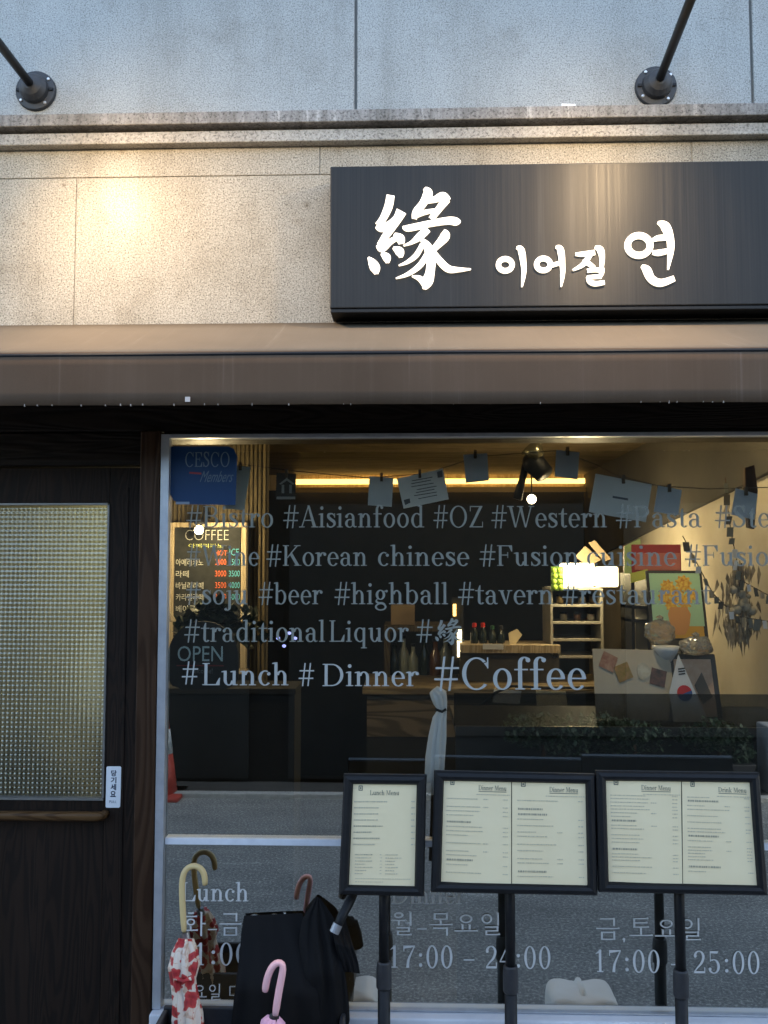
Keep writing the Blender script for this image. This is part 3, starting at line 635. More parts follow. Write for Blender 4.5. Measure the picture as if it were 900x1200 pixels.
LET = [(YEON, 425, 210, 140 / 900),
       ([('ring', 87, 235, 43, 39, 23), [(138, 156, 10), (160, 168, 32), (172, 245, 25), (170, 290, 20), (163, 338, 6)]], 570, 250, ks),
       ([('ring', 262, 233, 43, 39, 23), [(298, 238, 20), (340, 226, 20)], [(318, 153, 10), (340, 166, 32), (350, 245, 25), (349, 290, 20), (343, 337, 6)]], 570, 250, ks),
       ([[(408, 186, 12), (440, 186, 22), (498, 178, 24)], [(480, 182, 26), (445, 232, 24), (396, 260, 8)], [(442, 216, 14), (468, 228, 22), (496, 248, 16)], [(498, 153, 10), (522, 165, 32), (531, 200, 26), (529, 245, 20)], [(462, 262, 18), (500, 258, 20), (540, 260, 22)], [(532, 258, 22), (528, 276, 22), (520, 292, 18)], [(462, 293, 18), (528, 288, 20)], [(468, 290, 22), (474, 312, 22), (500, 322, 24), (542, 316, 20)]], 570, 250, ks),
       ([('ring', 700, 146, 66, 60, 29), [(762, 122, 16), (790, 112, 26), (830, 110, 24)], [(762, 178, 18), (790, 180, 28), (830, 172, 24)], [(786, 40, 10), (820, 58, 44), (842, 110, 36), (846, 170, 30), (834, 258, 6)], [(712, 240, 12), (735, 258, 40), (758, 300, 38), (800, 318, 36), (862, 298, 28)]], 570, 250, ks)]
for a in LET: sign_letter(*a).build('letter', M['letter_lit'], sg)

# ================================================================== AWNING
ad = .42
zt = at(450, 378).z; pf = at(450, 410, -ad); pb = at(450, 473, -ad)
aw = thing('awning', 'brown fabric awning with a straight valance over the shop front', 'awning', (0, -.02, pb.z))
t1 = MB(); nseg = 60; rows = 6
def grid(mb, f, nu, nv):
    k = len(mb.v)
    for j in range(nv + 1):
        for i in range(nu + 1): mb.v.append(Vector(f(i / nu, j / nv)))
    for j in range(nv):
        for i in range(nu):
            a = k + j * (nu + 1) + i; mb.f.append([a, a + 1, a + nu + 2, a + nu + 1])
    return mb
ax0, ax1 = -2.5, 3.1
rn = random.Random(3)
wob = [(rn.uniform(.5, 5), rn.uniform(0, 6), rn.uniform(.3, 1)) for _ in range(6)]
wv_ = lambda x: sum(a * math.sin(f * x + p) for f, p, a in wob) / 3
grid(t1, lambda u, v: (ax0 + (ax1 - ax0) * u, -.004 - (ad - .004) * v, zt + (pf.z - zt) * v - .012 * math.sin(math.pi * v) + .002 * wv_(ax0 + 5.6 * u) * v), 80, 6)
o = t1.build('canopy', M['awning_top'], aw, smooth=True); md = o.modifiers.new('thickness', 'SOLIDIFY'); md.thickness = .003; md.offset = -1
t2 = MB()
grid(t2, lambda u, v: (ax0 + (ax1 - ax0) * u, -ad - .004 + .004 * wv_((ax0 + 5.6 * u) * 3) * v, pf.z - .001 + (pb.z - pf.z) * v + .0022 * wv_((ax0 + 5.6 * u) * 2) * v), 160, 4)
o = t2.build('valance', M['valance'], aw, smooth=True); md = o.modifiers.new('thickness', 'SOLIDIFY'); md.thickness = .003
MB().tube([(ax0, -ad, pf.z - .008), (ax1, -ad, pf.z - .008)], .006, 8).build('front_rod', M['black_metal'], aw)
hm = MB()
x = ax0
while x < ax1:
    if rn.random() < .6: hm.box(x, x + rn.uniform(.0012, .0025), -ad - .006, -ad - .002, pb.z - rn.uniform(.001, .004), pb.z + rn.uniform(0, .003))
    x += rn.uniform(.012, .09)
hm.build('hem_threads', pm('pale thread', (.3, .28, .26), .8), aw)
pt = at(220, 471, -ad - .006); MB().box(pt.x - .006, pt.x + .006, -ad - .009, -ad - .006, pt.z, pt.z + .012).build('patch', pm('frayed patch', (.45, .42, .4), .8), aw)

# ================================================================== WALL LAMPS
def wall_lamp(px, py, label, tip, aim, power, size):
    b = at(px, py, -.0); t = thing('wall_spotlight', label, 'lamp', b, 'spotlights on the upper wall')
    m_ = MB(); m_.lathe([(.062, -.001), (.060, -.012), (.044, -.014), (.042, -.03), (.032, -.044), (.018, -.052), (.004, -.054)], b.x, b.z, 28, 'y'); m_.build('base', M['dark_plastic'], t, smooth=False, bevel=.0015)
    s_ = MB()
    for k in range(4):
        a = R(38 + 90 * k); s_.lathe([(.0048, -.0125), (.0048, -.0158), (.003, -.017)], b.x + .052 * math.cos(a), b.z + .052 * math.sin(a), 8, 'y')
    s_.build('screw', M['screw'], t)
    r_ = MB()
    for a in (0, math.pi): r_.box(b.x + .046 * math.cos(a) - .010, b.x + .046 * math.cos(a) + .010, -.018, -.012, b.z - .004, b.z + .004)
    r_.build('rib', M['black_metal'], t)
    tip = Vector(tip); root = b + Vector((0, -.04, 0))
    MB().tube([root, tip], .0125, 12).build('arm', M['black_metal'], t, smooth=True)
    d = (Vector(aim) - tip).normalized(); q = d.to_track_quat('Z', 'Y').to_matrix().to_4x4()
    mt = Matrix.Translation(tip) @ q
    MB().lathe([(.02, -.06), (.05, -.055), (.065, .0), (.085, .1), (.082, .1), (.06, .02), (.02, .0)], 0, 0, 24).xf(mt).build('lamp_head', M['black_metal'], t, smooth=True)
    MB().ball((0, 0, .05), .035, 10).xf(mt).build('bulb', pm('lamp bulb', (1, .9, .7), .3, emit=(1, .74, .42), es=40), t, smooth=True)
    ld = bpy.data.lights.new('spot_lamp', 'SPOT'); ld.energy = power; ld.color = (1, .70, .40); ld.spot_size = R(size); ld.spot_blend = 1.0; ld.shadow_soft_size = .04
    lo = bpy.data.objects.new('spot_lamp', ld); C.objects.link(lo); lo.parent = t
    lo.matrix_local = Matrix.Translation(-b) @ Matrix.Translation(tip + d * .11) @ d.to_track_quat('-Z', 'Y').to_matrix().to_4x4()
bl = at(43, 108); br = at(768, 103)
wall_lamp(43, 108, 'black wall spotlight on the upper granite above bare stone and the door', (bl.x + .037, -.62, bl.z - .04), at(225, 400, 0), 7.0, 104)
wall_lamp(768, 103, 'black wall spotlight on the upper granite above the glowing sign', (br.x - .045, -.66, br.z + .0), at(620, 420, 0), 6.4, 106)

# ================================================================== WINDOW LETTERING
VY = GY - .0012
def lettering(txt, label, x0, x1, base, cap, mat='vinyl', base1=None, name='window_lettering', cat='lettering', em=.72, track=0., group='hashtags lettered on the window'):
    mb = serif_word(MB(), txt, x0, x1, base, cap, VY, em, base1, track); o = mb.build(name, M[mat], fix=False)
    # put the origin on the word's own lower left corner
    v = o.data.vertices; c = Vector((min(q.co.x for q in v), VY, min(q.co.z for q in v)))
    for q in v: q.co -= c
    o.location = c
    return tag(o, label, cat, group)
rows = [(618, 593, [('#Bistro', 218, 320), ('#Aisianfood', 332, 497), ('#OZ', 508, 566), ('#Western', 576, 711), ('#Pasta', 722, 822), ('#Steak', 838, 938)]),
        (663, 639, [('#Wine', 218, 304), ('#Korean', 312, 430), ('chinese', 443, 550), ('#Fusion', 562, 678), ('cuisine', 688, 793), ('#Fusion', 803, 919)]),
        (708, 683, [('#soju', 217, 290), ('#beer', 303, 378), ('#highball', 392, 525), ('#tavern', 537, 648), ('#restaurant', 659, 833)]),
        (752, 727, [('#traditional', 216, 381), ('Liquor', 386, 479), ('#', 488, 507), ('緣', 510, 544)])]
seen = set()
for base, cap, ws in rows:
    for s, a, b in ws:
        lab = 'grey vinyl lettering reading %s on the shop window' % s
        if s == '緣': lab = 'small grey brush character on the window beside the word Liquor'
        elif s == '#': lab = 'single grey hash sign before the small brush character on the window'
        elif s == '#Fusion': lab = 'grey vinyl lettering reading #Fusion at the right edge of the window, cut by the frame' if s in seen else 'grey vinyl lettering reading #Fusion before the word cuisine on the window'
        seen.add(s)
        lettering(s, lab, a, b, (base + 4) if s == '緣' else base, (cap - 3) if s == '緣' else cap, em=1.0 if s == '緣' else .72)
lettering('#', 'bolder pale hash sign before the word Lunch in the hashtag block', 213, 232, 801, 776, 'vinyl_lit')
lettering('Lunch', 'bolder pale word Lunch just below the OPEN board', 237, 338, 803, 777, 'vinyl_lit')
lettering('#', 'bolder pale hash sign before the word Dinner in the hashtag block', 350, 368, 803, 778, 'vinyl_lit')
lettering('Dinner', 'bolder pale word Dinner in the hashtag block of the window', 378, 491, 804, 778, 'vinyl_lit')
lettering('#Coffee', 'largest hashtag on the window, pale vinyl reading #Coffee', 509, 687, 808, 771, 'vinyl_lit')
GH = 'opening hours lettered on the window'
lettering('Lunch', 'pale word Lunch on the low pane beside the cane umbrella handle', 213, 291, 1056, 1034, 'vinyl_most_lit', group=GH)
lettering('화-금요일', 'pale Korean weekday lettering partly behind the black umbrella', 215, 336, 1097, 1068, 'vinyl_most_lit', em=1, group=GH)
lettering('11:00-14:00', 'pale opening time 11:00 running behind the black umbrella', 210, 398, 1131, 1105, 'vinyl_most_lit', group=GH)
lettering('토요일 디', 'lowest pale Korean lettering beside the floral umbrella', 207, 282, 1172, 1152, 'vinyl_most_lit', em=1, group=GH)
lettering('Dinner', 'pale word Dinner on the low pane under the lunch menu', 459, 546, 1059, 1036, 'vinyl_most_lit', group=GH)
lettering('월-목요일', 'pale Korean weekday lettering under the word Dinner on the low pane', 459, 586, 1096, 1068, 'vinyl_most_lit', em=1, group=GH)
lettering('17:00 - 24:00', 'pale opening hours reading 17:00 - 24:00', 457, 645, 1134, 1108, 'vinyl_most_lit', 1135, group=GH)
lettering('금,토요일', 'pale Korean weekend lettering under the right menu stand', 699, 821, 1102, 1074, 'vinyl_most_lit', em=1, group=GH)
lettering('17:00 - 25:00', 'pale opening hours reading 17:00 - 25:00', 698, 890, 1139, 1113, 'vinyl_most_lit', 1141, group=GH)

# ---------------- stickers
st = thing('blue_window_sticker', 'deep blue sticker with one cut corner in the top left of the window', 'sticker', at(235, 592, GY - .001))
def P2(pts, Y): return [(at(x, y, Y).x, at(x, y, Y).z) for x, y in pts]
YS = GY - .0016
MB().prism(P2([(200, 523), (268, 523), (274, 526), (278, 535), (276, 592), (212, 591), (203, 586), (198, 576)], YS), YS, YS + .0012).build('sheet', pm('deep blue vinyl', (.006, .038, .12), .5, 0, .3), st)
mb = MB(); lay = lambda s, a, b, base, cap: serif_word(mb, s, a, b, base, cap, YS - .0004)
lay('CESCO', 217, 269, 547, 530); mb.build('lettering', pm('pale blue print', (.14, .20, .25), .6), st, fix=False)
mb = MB(); sans_px(mb, 'Members', 234, 271, 565, 552, YS - .0004, .35); mb.build('lettering', pm('silver blue print', (.09, .14, .19), .6), st, fix=False)
mb = MB(); mb.prism(P2([(222, 553), (236, 554), (236, 556), (222, 555)], YS), YS - .0006, YS - .0002); mb.build('red_mark', pm('red mark', (.3, .03, .03), .6), st)
mb = MB(); mb.prism(P2([(206, 588), (222, 588), (222, 591), (206, 591)], YS), YS - .0006, YS - .0002); mb.build('small_print', pm('small print', (.2, .26, .35), .6), st)
DS = DY - .0008
pl = thing('pull_sticker', 'white upright pull sticker with Korean letters on the door edge', 'sticker', at(132, 946, DS))
MB().prism(P2([(126, 898), (141, 898), (142.5, 899.5), (141, 945), (139.5, 946.5), (125, 946.5), (123.8, 945), (124.8, 899.5)], DS), DS - .001, DS).build('sheet', pm('white vinyl sheet', (.72, .76, .80), .5), pl, bevel=.0004)
mb = MB()
for k, ch in enumerate('당기세요'):
    y0 = 902.5 + k * 8.1; sans_px(mb, ch, 130 - k * .3, 136.6 - k * .3, y0 + 7.2, y0, DS - .0014, 0, .03)
mb.build('lettering', pm('navy print', (.02, .03, .06), .6), pl, fix=False)
mb = MB(); sans_px(mb, 'PULL', 128, 136.5, 941, 938, DS - .0014); mb.build('lettering', pm('grey print small', (.15, .18, .22), .6), pl, fix=False)

# ================================================================== MENU STANDS
def menu_stand(label, corners, polepx, pages, Yc, backtilt=R(6)):
    # corners: outer frame in photo pixels TL, TR, BR, BL
    TL, TR, BR, BL = corners
    cpx = sum(c[0] for c in corners) / 4; cpy = sum(c[1] for c in corners) / 4
    c = at(cpx, cpy, Yc)
    nrm = Vector((0, -math.cos(backtilt), math.sin(backtilt)))
    def onp(px, py, lift=0):
        d = ROT @ Vector(((px - 450) / FOC, -(py - 600) / FOC, -1)); o_ = Vector((0, -DIST, EYE))
        return o_ + d * ((c - o_).dot(nrm) / d.dot(nrm)) + nrm * lift
    px_, py_ = polepx
    pole = at(px_, 1100, Yc + .02)
    t = thing('menu_stand', label, 'menu stand', (pole.x, pole.y, 0), 'menu stands before the window')
    # frame: four mitred bars with a rounded section
    fw = 11.5
    P = [Vector((*TL, 0)), Vector((*TR, 0)), Vector((*BR, 0)), Vector((*BL, 0))]
    cc = sum(P, Vector()) / 4
    def inset(k, d):
        a, b, e = P[k - 1], P[k], P[(k + 1) % 4]; u = (a - b).normalized(); v = (e - b).normalized(); return b + (u + v) * d
    prof = [(0, -.016), (0, .004), (2, .010), (6, .013), (9.5, .010), (fw, .003), (fw, -.004)]
    mb = MB()
    ringv = [[onp(inset(k, d).x, inset(k, d).y, h) for d, h in prof] for k in range(4)]
    npf = len(prof)
    for k in range(4):
        a, b = ringv[k], ringv[(k + 1) % 4]
        for i in range(npf - 1): mb.add([a[i], a[i + 1], b[i + 1], b[i]], [(0, 1, 2, 3)])
    frm = mb.build('frame', M['black_metal'], t)
    bk = MB(); bk.hexa([onp(*p[:2], -.012) for p in (inset(0, 1), inset(1, 1), inset(2, 1), inset(3, 1))] + [onp(*p[:2], -.020) for p in (inset(0, 1), inset(1, 1), inset(2, 1), inset(3, 1))]); bk.build('back_panel', M['dark_plastic'], t)
    MB().hexa([onp(*p[:2], -.0015) for p in (inset(0, 9), inset(1, 9), inset(2, 9), inset(3, 9))] + [onp(*p[:2], -.011) for p in (inset(0, 9), inset(1, 9), inset(2, 9), inset(3, 9))]).build('page_tray', M['black_metal'], t)
    rnd = random.Random(int(cpx))
    for (q, title, tx0, tx1, kind) in pages:
        # q: page corners TL TR BR BL in pixels
        def pg(u, v, lift=0):
            a = Vector(q[0]).lerp(Vector(q[1]), u); b = Vector(q[3]).lerp(Vector(q[2]), u); z = a.lerp(b, v); return onp(z.x, z.y, lift)
        m1 = MB(); grid(m1, lambda u, v: pg(u, v, .0004 + .0006 * math.sin(3 * u + 5 * v)), 6, 8); page = m1.build('menu_page', M['cream_paper'], t, smooth=True)
        m2 = MB(); L = .0018
        sh, x0, x1 = word2d(title); hgt = .046
        lay2d(m2, sh, lambda x, y, l: pg(tx0 + (x - x0) / (x1 - x0) * (tx1 - tx0), .118 - y / .72 * hgt, L + l), .00002)
        if kind != 'l': m2.add([pg(tx0, .128, L), pg(tx1, .128, L), pg(tx1, .133, L), pg(tx0, .133, L)], [(0, 1, 2, 3)])
        # small printed emblem: a square ring with a dark middle
        for (a, b, c_, d_) in ((.12, .028, .18, .036), (.12, .068, .18, .076), (.12, .036, .13, .068), (.17, .036, .18, .068), (.14, .044, .16, .06)):
            m2.add([pg(a, b, L), pg(c_, b, L), pg(c_, d_, L), pg(a, d_, L)], [(0, 1, 2, 3)])
        m2.build('printed_title', M['print'], page, fix=False)
        m3 = MB(); m4 = MB()
        def words(mbx, u0, u1, v, h):
            u = u0
            while u < u1:
                w_ = rnd.uniform(.008, .03)
                e_ = min(u + w_, u1); mbx.add([pg(u, v, L), pg(e_, v, L), pg(e_, v + h, L), pg(u, v + h, L)], [(0, 1, 2, 3)]); u = e_ + rnd.uniform(.005, .012)
        words(m4, .02, .11, .05, .004)
        if kind == 'l':
            for k in range(8):
                v = .175 + k * .058; words(m3 if k in (4, 5, 6) else m4, .06, rnd.uniform(.3, .56), v, .012); words(m4, .9, .95, v, .01)
            for k in range(7):
                v = .68 + k * .03; words(m3 if k == 0 else m4, .09, rnd.uniform(.2, .35), v, .009); words(m4, .53, rnd.uniform(.65, .8), v, .009); words(m4, .45, .48, v, .007)
            words(m4, .1, .9, .91, .006); words(m4, .1, .5, .94, .006)
        else:
            words(m4, .5 if kind != 'r' else .45, .98, .155, .008)
            v = .2 if kind != 'd' else .17
            while v < .93:
                if rnd.random() < .22: words(m3, .08, rnd.uniform(.4, .65), v, .017); v += .05
                else:
                    words(m4, .07, rnd.uniform(.28, .62), v, .009); words(m4, .88, .95, v, .009)
                    if rnd.random() < .3: words(m4, .6, .67, v, .009)
                    v += rnd.choice((.03, .035, .06)) if kind == 'd' else rnd.choice((.04, .06, .075))
        m3.build('printed_heading', M['print_mid'], page, fix=False); m4.build('printed_text', M['print_faint'], page, fix=False)
    # pole with a telescopic collar, foot plate
    pz = at(px_, (BL[1] + BR[1]) / 2, Yc).z
    zc = at(px_, py_, Yc).z
    MB().tube([(pole.x, pole.y, zc - .01), (pole.x, pole.y, pz + .12)], .0138, 14).build('pole', M['black_metal'], t, smooth=True)
    MB().tube([(pole.x, pole.y, .03), (pole.x, pole.y, zc - .03)], .017, 14).build('lower_pole', M['black_metal'], t, smooth=True)
    MB().lathe([(.018, zc - .05), (.021, zc - .045), (.021, zc + .0), (.019, zc + .02), (.016, zc + .022)], pole.x, pole.y).build('collar', M['dark_plastic'], t, smooth=False, bevel=.002)
    MB().box(pole.x - .16, pole.x + .16, pole.y - .1, pole.y + .1, .004, .02).build('foot_plate', M['black_metal'], t, bevel=.006)
    tp = onp((TL[0] + TR[0]) / 2, TL[1], -.02)
    return t
YM = -.10
menu_stand('narrow upright black menu stand holding the lunch menu', [(403, 907), (500, 908), (497, 1050), (397, 1048)], (450, 1140), [([(411, 917), (490, 917), (489.5, 1041), (408, 1040)], 'Lunch Menu', .29, .72, 'l')], YM)
menu_stand('wide black menu stand with two dinner menu pages between two others', [(509, 903), (697, 907), (700, 1049), (505, 1045)], (598, 1145), [([(518, 910), (599, 912), (599, 1037), (516.5, 1033)], 'Dinner Menu', .53, .93, 'm'), ([(600, 912), (687.5, 914), (689, 1039), (600, 1037)], 'Dinner Menu', .5, .88, 'r')], YM)
menu_stand('wide black menu stand with dinner and drink menus at the right', [(698, 903), (889, 905.5), (899, 1049), (702, 1045)], (797, 1150), [([(708, 910), (798, 912), (799.5, 1036), (712, 1033)], 'Dinner Menu', .48, .86, 'd'), ([(799, 912), (880, 914.5), (888, 1039), (800.5, 1036)], 'Drink Menu', .52, .92, 'd')], YM - .004)

# ================================================================== UMBRELLAS AND STAND
ZR = .53
us = thing('umbrella_stand', 'low dark grey box umbrella stand before the window', 'umbrella stand', (-.29, -.2, 0))
ux0, ux1, uy0, uy1 = at(190, 1175, -.10).x, at(405, 1175, -.10).x, -.36, -.075
mb = MB(); th = .014
zt_ = at(250, 1180, -.085).z
mb.box(ux0, ux1, uy0, uy0 + th, .03, zt_ - .03).box(ux0, ux1, uy1 - th, uy1, .03, zt_).box(ux0, ux0 + th, uy0 + th, uy1 - th, .03, zt_ - .006).box(ux1 - th, ux1, uy0 + th, uy1 - th, .03, zt_ - .006).box(ux0, ux1, uy0, uy1, .01, .029)
mb.build('box', M['dark_plastic'], us, bevel=.004)
def hook(pts, r): return pts
def sweep_canopy(path, radii, mb, n=48, folds=8, amp=.16, twist=0., seed=1):
    rnd = random.Random(seed); k = len(mb.v); path = [Vector(p) for p in path]
    for i, p in enumerate(path):
        t = (path[min(i + 1, len(path) - 1)] - path[max(i - 1, 0)]).normalized(); a = t.cross(Vector((0, 1, 0))).normalized(); b = a.cross(t)
        for j in range(n):
            q = 2 * math.pi * j / n + twist * i
            rr_ = radii[i] * (1 + amp * (abs(math.sin(folds * q / 2)) * 2 - 1) + amp * .4 * math.sin(3 * q + i * .7))
            mb.v.append(p + rr_ * (math.cos(q) * a + math.sin(q) * b))
    for i in range(len(path) - 1):
        for j in range(n):
            a = k + i * n + j; b = k + i * n + (j + 1) % n; mb.f.append([a, b, b + n, a + n])
    mb.f.append([k + j for j in range(n)]); mb.f.append([k + (len(path) - 1) * n + j for j in range(n)]); return mb
# floral umbrella with the yellow cane handle
def mat_floral():
    m, n, p = newmat('red floral print'); mp = coords(n)
    v = N(n, 'ShaderNodeTexVoronoi'); v.inputs['Scale'].default_value = 30; wn = noise(n, mp, 22, 2); va = N(n, 'ShaderNodeVectorMath', operation='MULTIPLY_ADD'); n.links.new(wn.outputs['Color'], va.inputs[0]); va.inputs[1].default_value = (.05, .05, .05); n.links.new(mp.outputs[0], va.inputs[2]); n.links.new(va.outputs[0], v.inputs['Vector'])
    d = noise(n, mp, 26, 3, .6, 1.5)
    r1 = ramp(n, v.outputs['Distance'], [(.0, (.20, .012, .015)), (.3, (.42, .025, .03)), (.46, (.5, .06, .05)), (.5, (.72, .62, .52))])
    r2 = ramp(n, d.outputs[0], [(.54, (1, 1, 1)), (.58, (.85, .55, .4)), (.66, (.5, .28, .16))])
    n.links.new(mix(n, r1.outputs[0], r2.outputs[0], .6, 'MULTIPLY'), p.inputs['Base Color']); p.inputs['Roughness'].default_value = .6
    return m
m_floral = mat_floral()
def px3(pts): return [at(x, y, Y) for x, y, Y in pts]
fu = thing('floral_umbrella', 'closed umbrella in red floral cloth with a pale yellow cane handle', 'umbrella', (at(222, 1180, -.09).x, -.10, .02))
hk = px3([(216, 1096, -.070), (214.5, 1070, -.062), (213, 1045, -.055), (213.5, 1028, -.050), (217, 1019, -.048), (224, 1014.5, -.046), (232, 1015, -.046), (238, 1020, -.046), (240.5, 1029, -.047), (240, 1039, -.048)])
MB().tube(hk, [.0088] * 9 + [.0085], 14).build('handle', pm('pale yellow cane', (.62, .47, .22), .35), fu, smooth=True, sub=1)
MB().tube(px3([(217, 1093, -.07), (219, 1103, -.073)]), .011, 14).build('collar', pm('dull steel collar', (.25, .25, .25), .35, .8), fu)
pa = px3([(217.5, 1100, -.08), (216, 1115, -.09), (215, 1132, -.10), (215, 1150, -.105), (218, 1168, -.11), (221, 1190, -.115), (223, 1230, -.12), (224, 1300, -.13), (224, 1420, -.14)])
sweep_canopy(pa, [.018, .030, .036, .028, .029, .035, .036, .024, .008], MB(), folds=8, amp=.22, twist=.12, seed=2).build('canopy', m_floral, fu, smooth=True)
wf = MB(); wp = px3([(210, 1108, -.10), (203, 1128, -.12), (201, 1142, -.125), (206, 1152, -.12), (216, 1142, -.11)]); wf.add(wp + [v + Vector((0, .012, 0)) for v in wp], [(0, 1, 2, 3, 4), (9, 8, 7, 6, 5)] + [(i, (i + 1) % 5, 5 + (i + 1) % 5, 5 + i) for i in range(5)])
wf.build('loose_panel', m_floral, fu, bevel=.003)
MB().tube(px3([(206, 1146, -.137), (215, 1150, -.143), (226, 1146, -.137)]), .005, 8).build('tie_band', m_floral, fu)
# pink umbrella in front
pk = thing('pink_umbrella', 'closed pink umbrella with a glossy pink crook handle in front', 'umbrella', (at(318, 1200, -.29).x, -.29, .02))
hk = px3([(322, 1194, -.29), (325, 1172, -.29), (329, 1150, -.285), (332, 1136, -.283), (331, 1129, -.281), (326, 1127.5, -.28), (320, 1131, -.28), (315, 1140, -.28), (311.5, 1153, -.28), (310.5, 1164, -.28)])
MB().tube(hk, [.0095] * 9 + [.0092], 14).build('handle', pm('glossy pink plastic', (.78, .46, .50), .22), pk, smooth=True, sub=1)
MB().tube(px3([(321.5, 1190, -.29), (320.5, 1199, -.29)]), .0125, 14).build('collar', pm('black collar', (.03, .03, .032), .3, .4), pk)
pa = px3([(320, 1192, -.29), (319, 1200, -.29), (317, 1220, -.285), (315, 1260, -.28), (314, 1400, -.27)])
sweep_canopy(pa, [.014, .026, .034, .034, .01], MB(), amp=.2, seed=4).build('canopy', pm('pink cloth', (.62, .36, .5), .7), pk, smooth=True)
# big black umbrella, cloth hanging loose
bk_ = thing('black_umbrella', 'large black umbrella stuffed loosely into the stand with drooping cloth', 'umbrella', (at(350, 1200, -.2).x, -.19, .02))
m_black = fabric('black umbrella cloth', (.003, .003, .0035), (.006, .006, .007), 0, .8)
m_black.node_tree.nodes['Principled BSDF'].inputs['Specular IOR Level'].default_value = .2
def cloth(outline_l, outline_r, Y, name, amp=.012, seed=0, thick=.05):
    # a hanging pleated body between a left and a right outline (both lists of x,y pixels, top to bottom)
    rnd = random.Random(seed); ph = [rnd.uniform(0, 6) for _ in range(4)]
    def lerp_list(l, v):
        f = v * (len(l) - 1); i = min(int(f), len(l) - 2); u = f - i; return (l[i][0] * (1 - u) + l[i + 1][0] * u, l[i][1] * (1 - u) + l[i + 1][1] * u)
    mb = MB(); nu, nv = 40, 26
    for side in (0, 1):
        k = len(mb.v)
        for j in range(nv + 1):
            v = j / nv; a = lerp_list(outline_l, v); b = lerp_list(outline_r, v)
            for i in range(nu + 1):
                u = i / nu; s = math.sin(math.pi * u) ** .5
                yl = .004 + (Y - .004) * min(1, v * 2.0); y = yl - thick * min(1, .08 + 2 * v) * s * (.4 + .6 * v) - amp * min(1.2, .05 + 1.6 * v) * (abs(math.sin(9 * u + ph[0] + 1.2 * v)) + .5 * math.sin(23 * u + ph[1] - 3 * v)) * s if side == 0 else min(.008, yl + .02 * s)
                mb.v.append(at(a[0] * (1 - u) + b[0] * u, a[1] * (1 - u) + b[1] * u, y))
        for j in range(nv):
            for i in range(nu):
                q = k + j * (nu + 1) + i; mb.f.append([q, q + 1, q + nu + 2, q + nu + 1])
    return mb.build(name, m_black, bk_, smooth=True)
cloth([(286, 1073), (283, 1090), (281, 1115), (278, 1140), (274, 1170), (271, 1200), (268, 1260), (290, 1400)], [(354, 1070), (362, 1095), (368, 1120), (375, 1150), (382, 1180), (385, 1200), (370, 1260), (340, 1400)], -.105, 'canopy', .010, 3, .025)
cloth([(371, 1051), (355, 1075), (350, 1100), (352, 1130), (350, 1160), (345, 1200), (340, 1260), (335, 1400)], [(375, 1052), (391, 1074), (398, 1100), (402, 1125), (406, 1150), (409, 1175), (410, 1197), (360, 1400)], -.085, 'canopy', .012, 5, .025)
cloth([(392, 1075), (390, 1090), (392, 1105), (396, 1120), (400, 1138)], [(404, 1073), (410, 1095), (415, 1112), (420, 1128), (422, 1141)], -.075, 'loose_flap', .006, 8, .012)
MB().tube(px3([(393, 1092, -.11), (400, 1075, -.10), (409, 1058, -.075), (417, 1040, -.045)]), [.011, .0125, .0135, .013], 12).build('shaft', M['black_metal'], bk_, smooth=True)
MB().tube(px3([(391.5, 1093, -.113), (396, 1083, -.107)]), .0135, 12).build('ferrule', pm('dull silver ferrule', (.35, .36, .38), .4, .7), bk_)

# ---------------- white water jugs, seen in the glass
def jug(x, y, label, wd=.215):
    t = thing('water_jug', label, 'jug', (x, y, 0), 'white jugs by the menu stands'); h = .35
    body = []
    mb = MB(); n = 32
    prof = [(.86, .004), (.97, .02), (1.0, .06), (1.0, .25), (.985, .285), (.95, .308), (.87, .322), (.66, .33)]
    k = len(mb.v)
    for s, z in prof:
        for j in range(n):
            a = 2 * math.pi * j / n; ca, sa = math.cos(a), math.sin(a); e = .32
            # saddle in the middle of the top, where the handle sits
            X = math.copysign(abs(ca) ** e, ca) * wd / 2 * s; Y = math.copysign(abs(sa) ** e, sa) * .085 * s
            dip = .014 * math.exp(-(X / .03) ** 2) * (1 if z > .3 else 0)
            mb.v.append(Vector((x + X, y + Y, z - dip)))
    for i in range(len(prof) - 1):
        for j in range(n):
            a = k + i * n + j; b = k + i * n + (j + 1) % n; mb.f.append([a, b, b + n, a + n])
    mb.f.append([k + j for j in range(n)][::-1]); mb.f.append([k + (len(prof) - 1) * n + j for j in range(n)])
    mb.build('body', M['jug'], t, smooth=True, sub=1)
    MB().tube([(x, y - .06, .30), (x, y - .05, .324), (x, y + .03, .324), (x, y + .045, .30)], .011, 10).build('handle', M['jug'], t, smooth=True)
    MB().tube([(x, y + .05, .238), (x, y + .105, .25)], [.042, .036], 16).build('spout', M['jug'], t, smooth=True)
    MB().tube([(x, y + .1, .249), (x, y + .132, .256)], [.034, .034], 20).build('cap', pm('beige cap', (.46, .40, .32), .45), t, bevel=.002)
jug(.535, -.27, 'white plastic water jug mirrored between the two wide menu stands')
jug(-.20, -.27, 'white plastic water jug mirrored beside the black umbrella')

# ================================================================== INSIDE THE SHOP
def P3(pts, Y): return [at(x, y, Y) for x, y in pts]
def slab(pts, Y, th=.004):
    return MB().prism(P2(pts, Y), Y, Y + th)
def rectpx(x0, y0, x1, y1, Y, th): a = at(x0, y1, Y); b = at(x1, y0, Y); return (a.x, b.x, Y, Y + th, a.z, b.z)
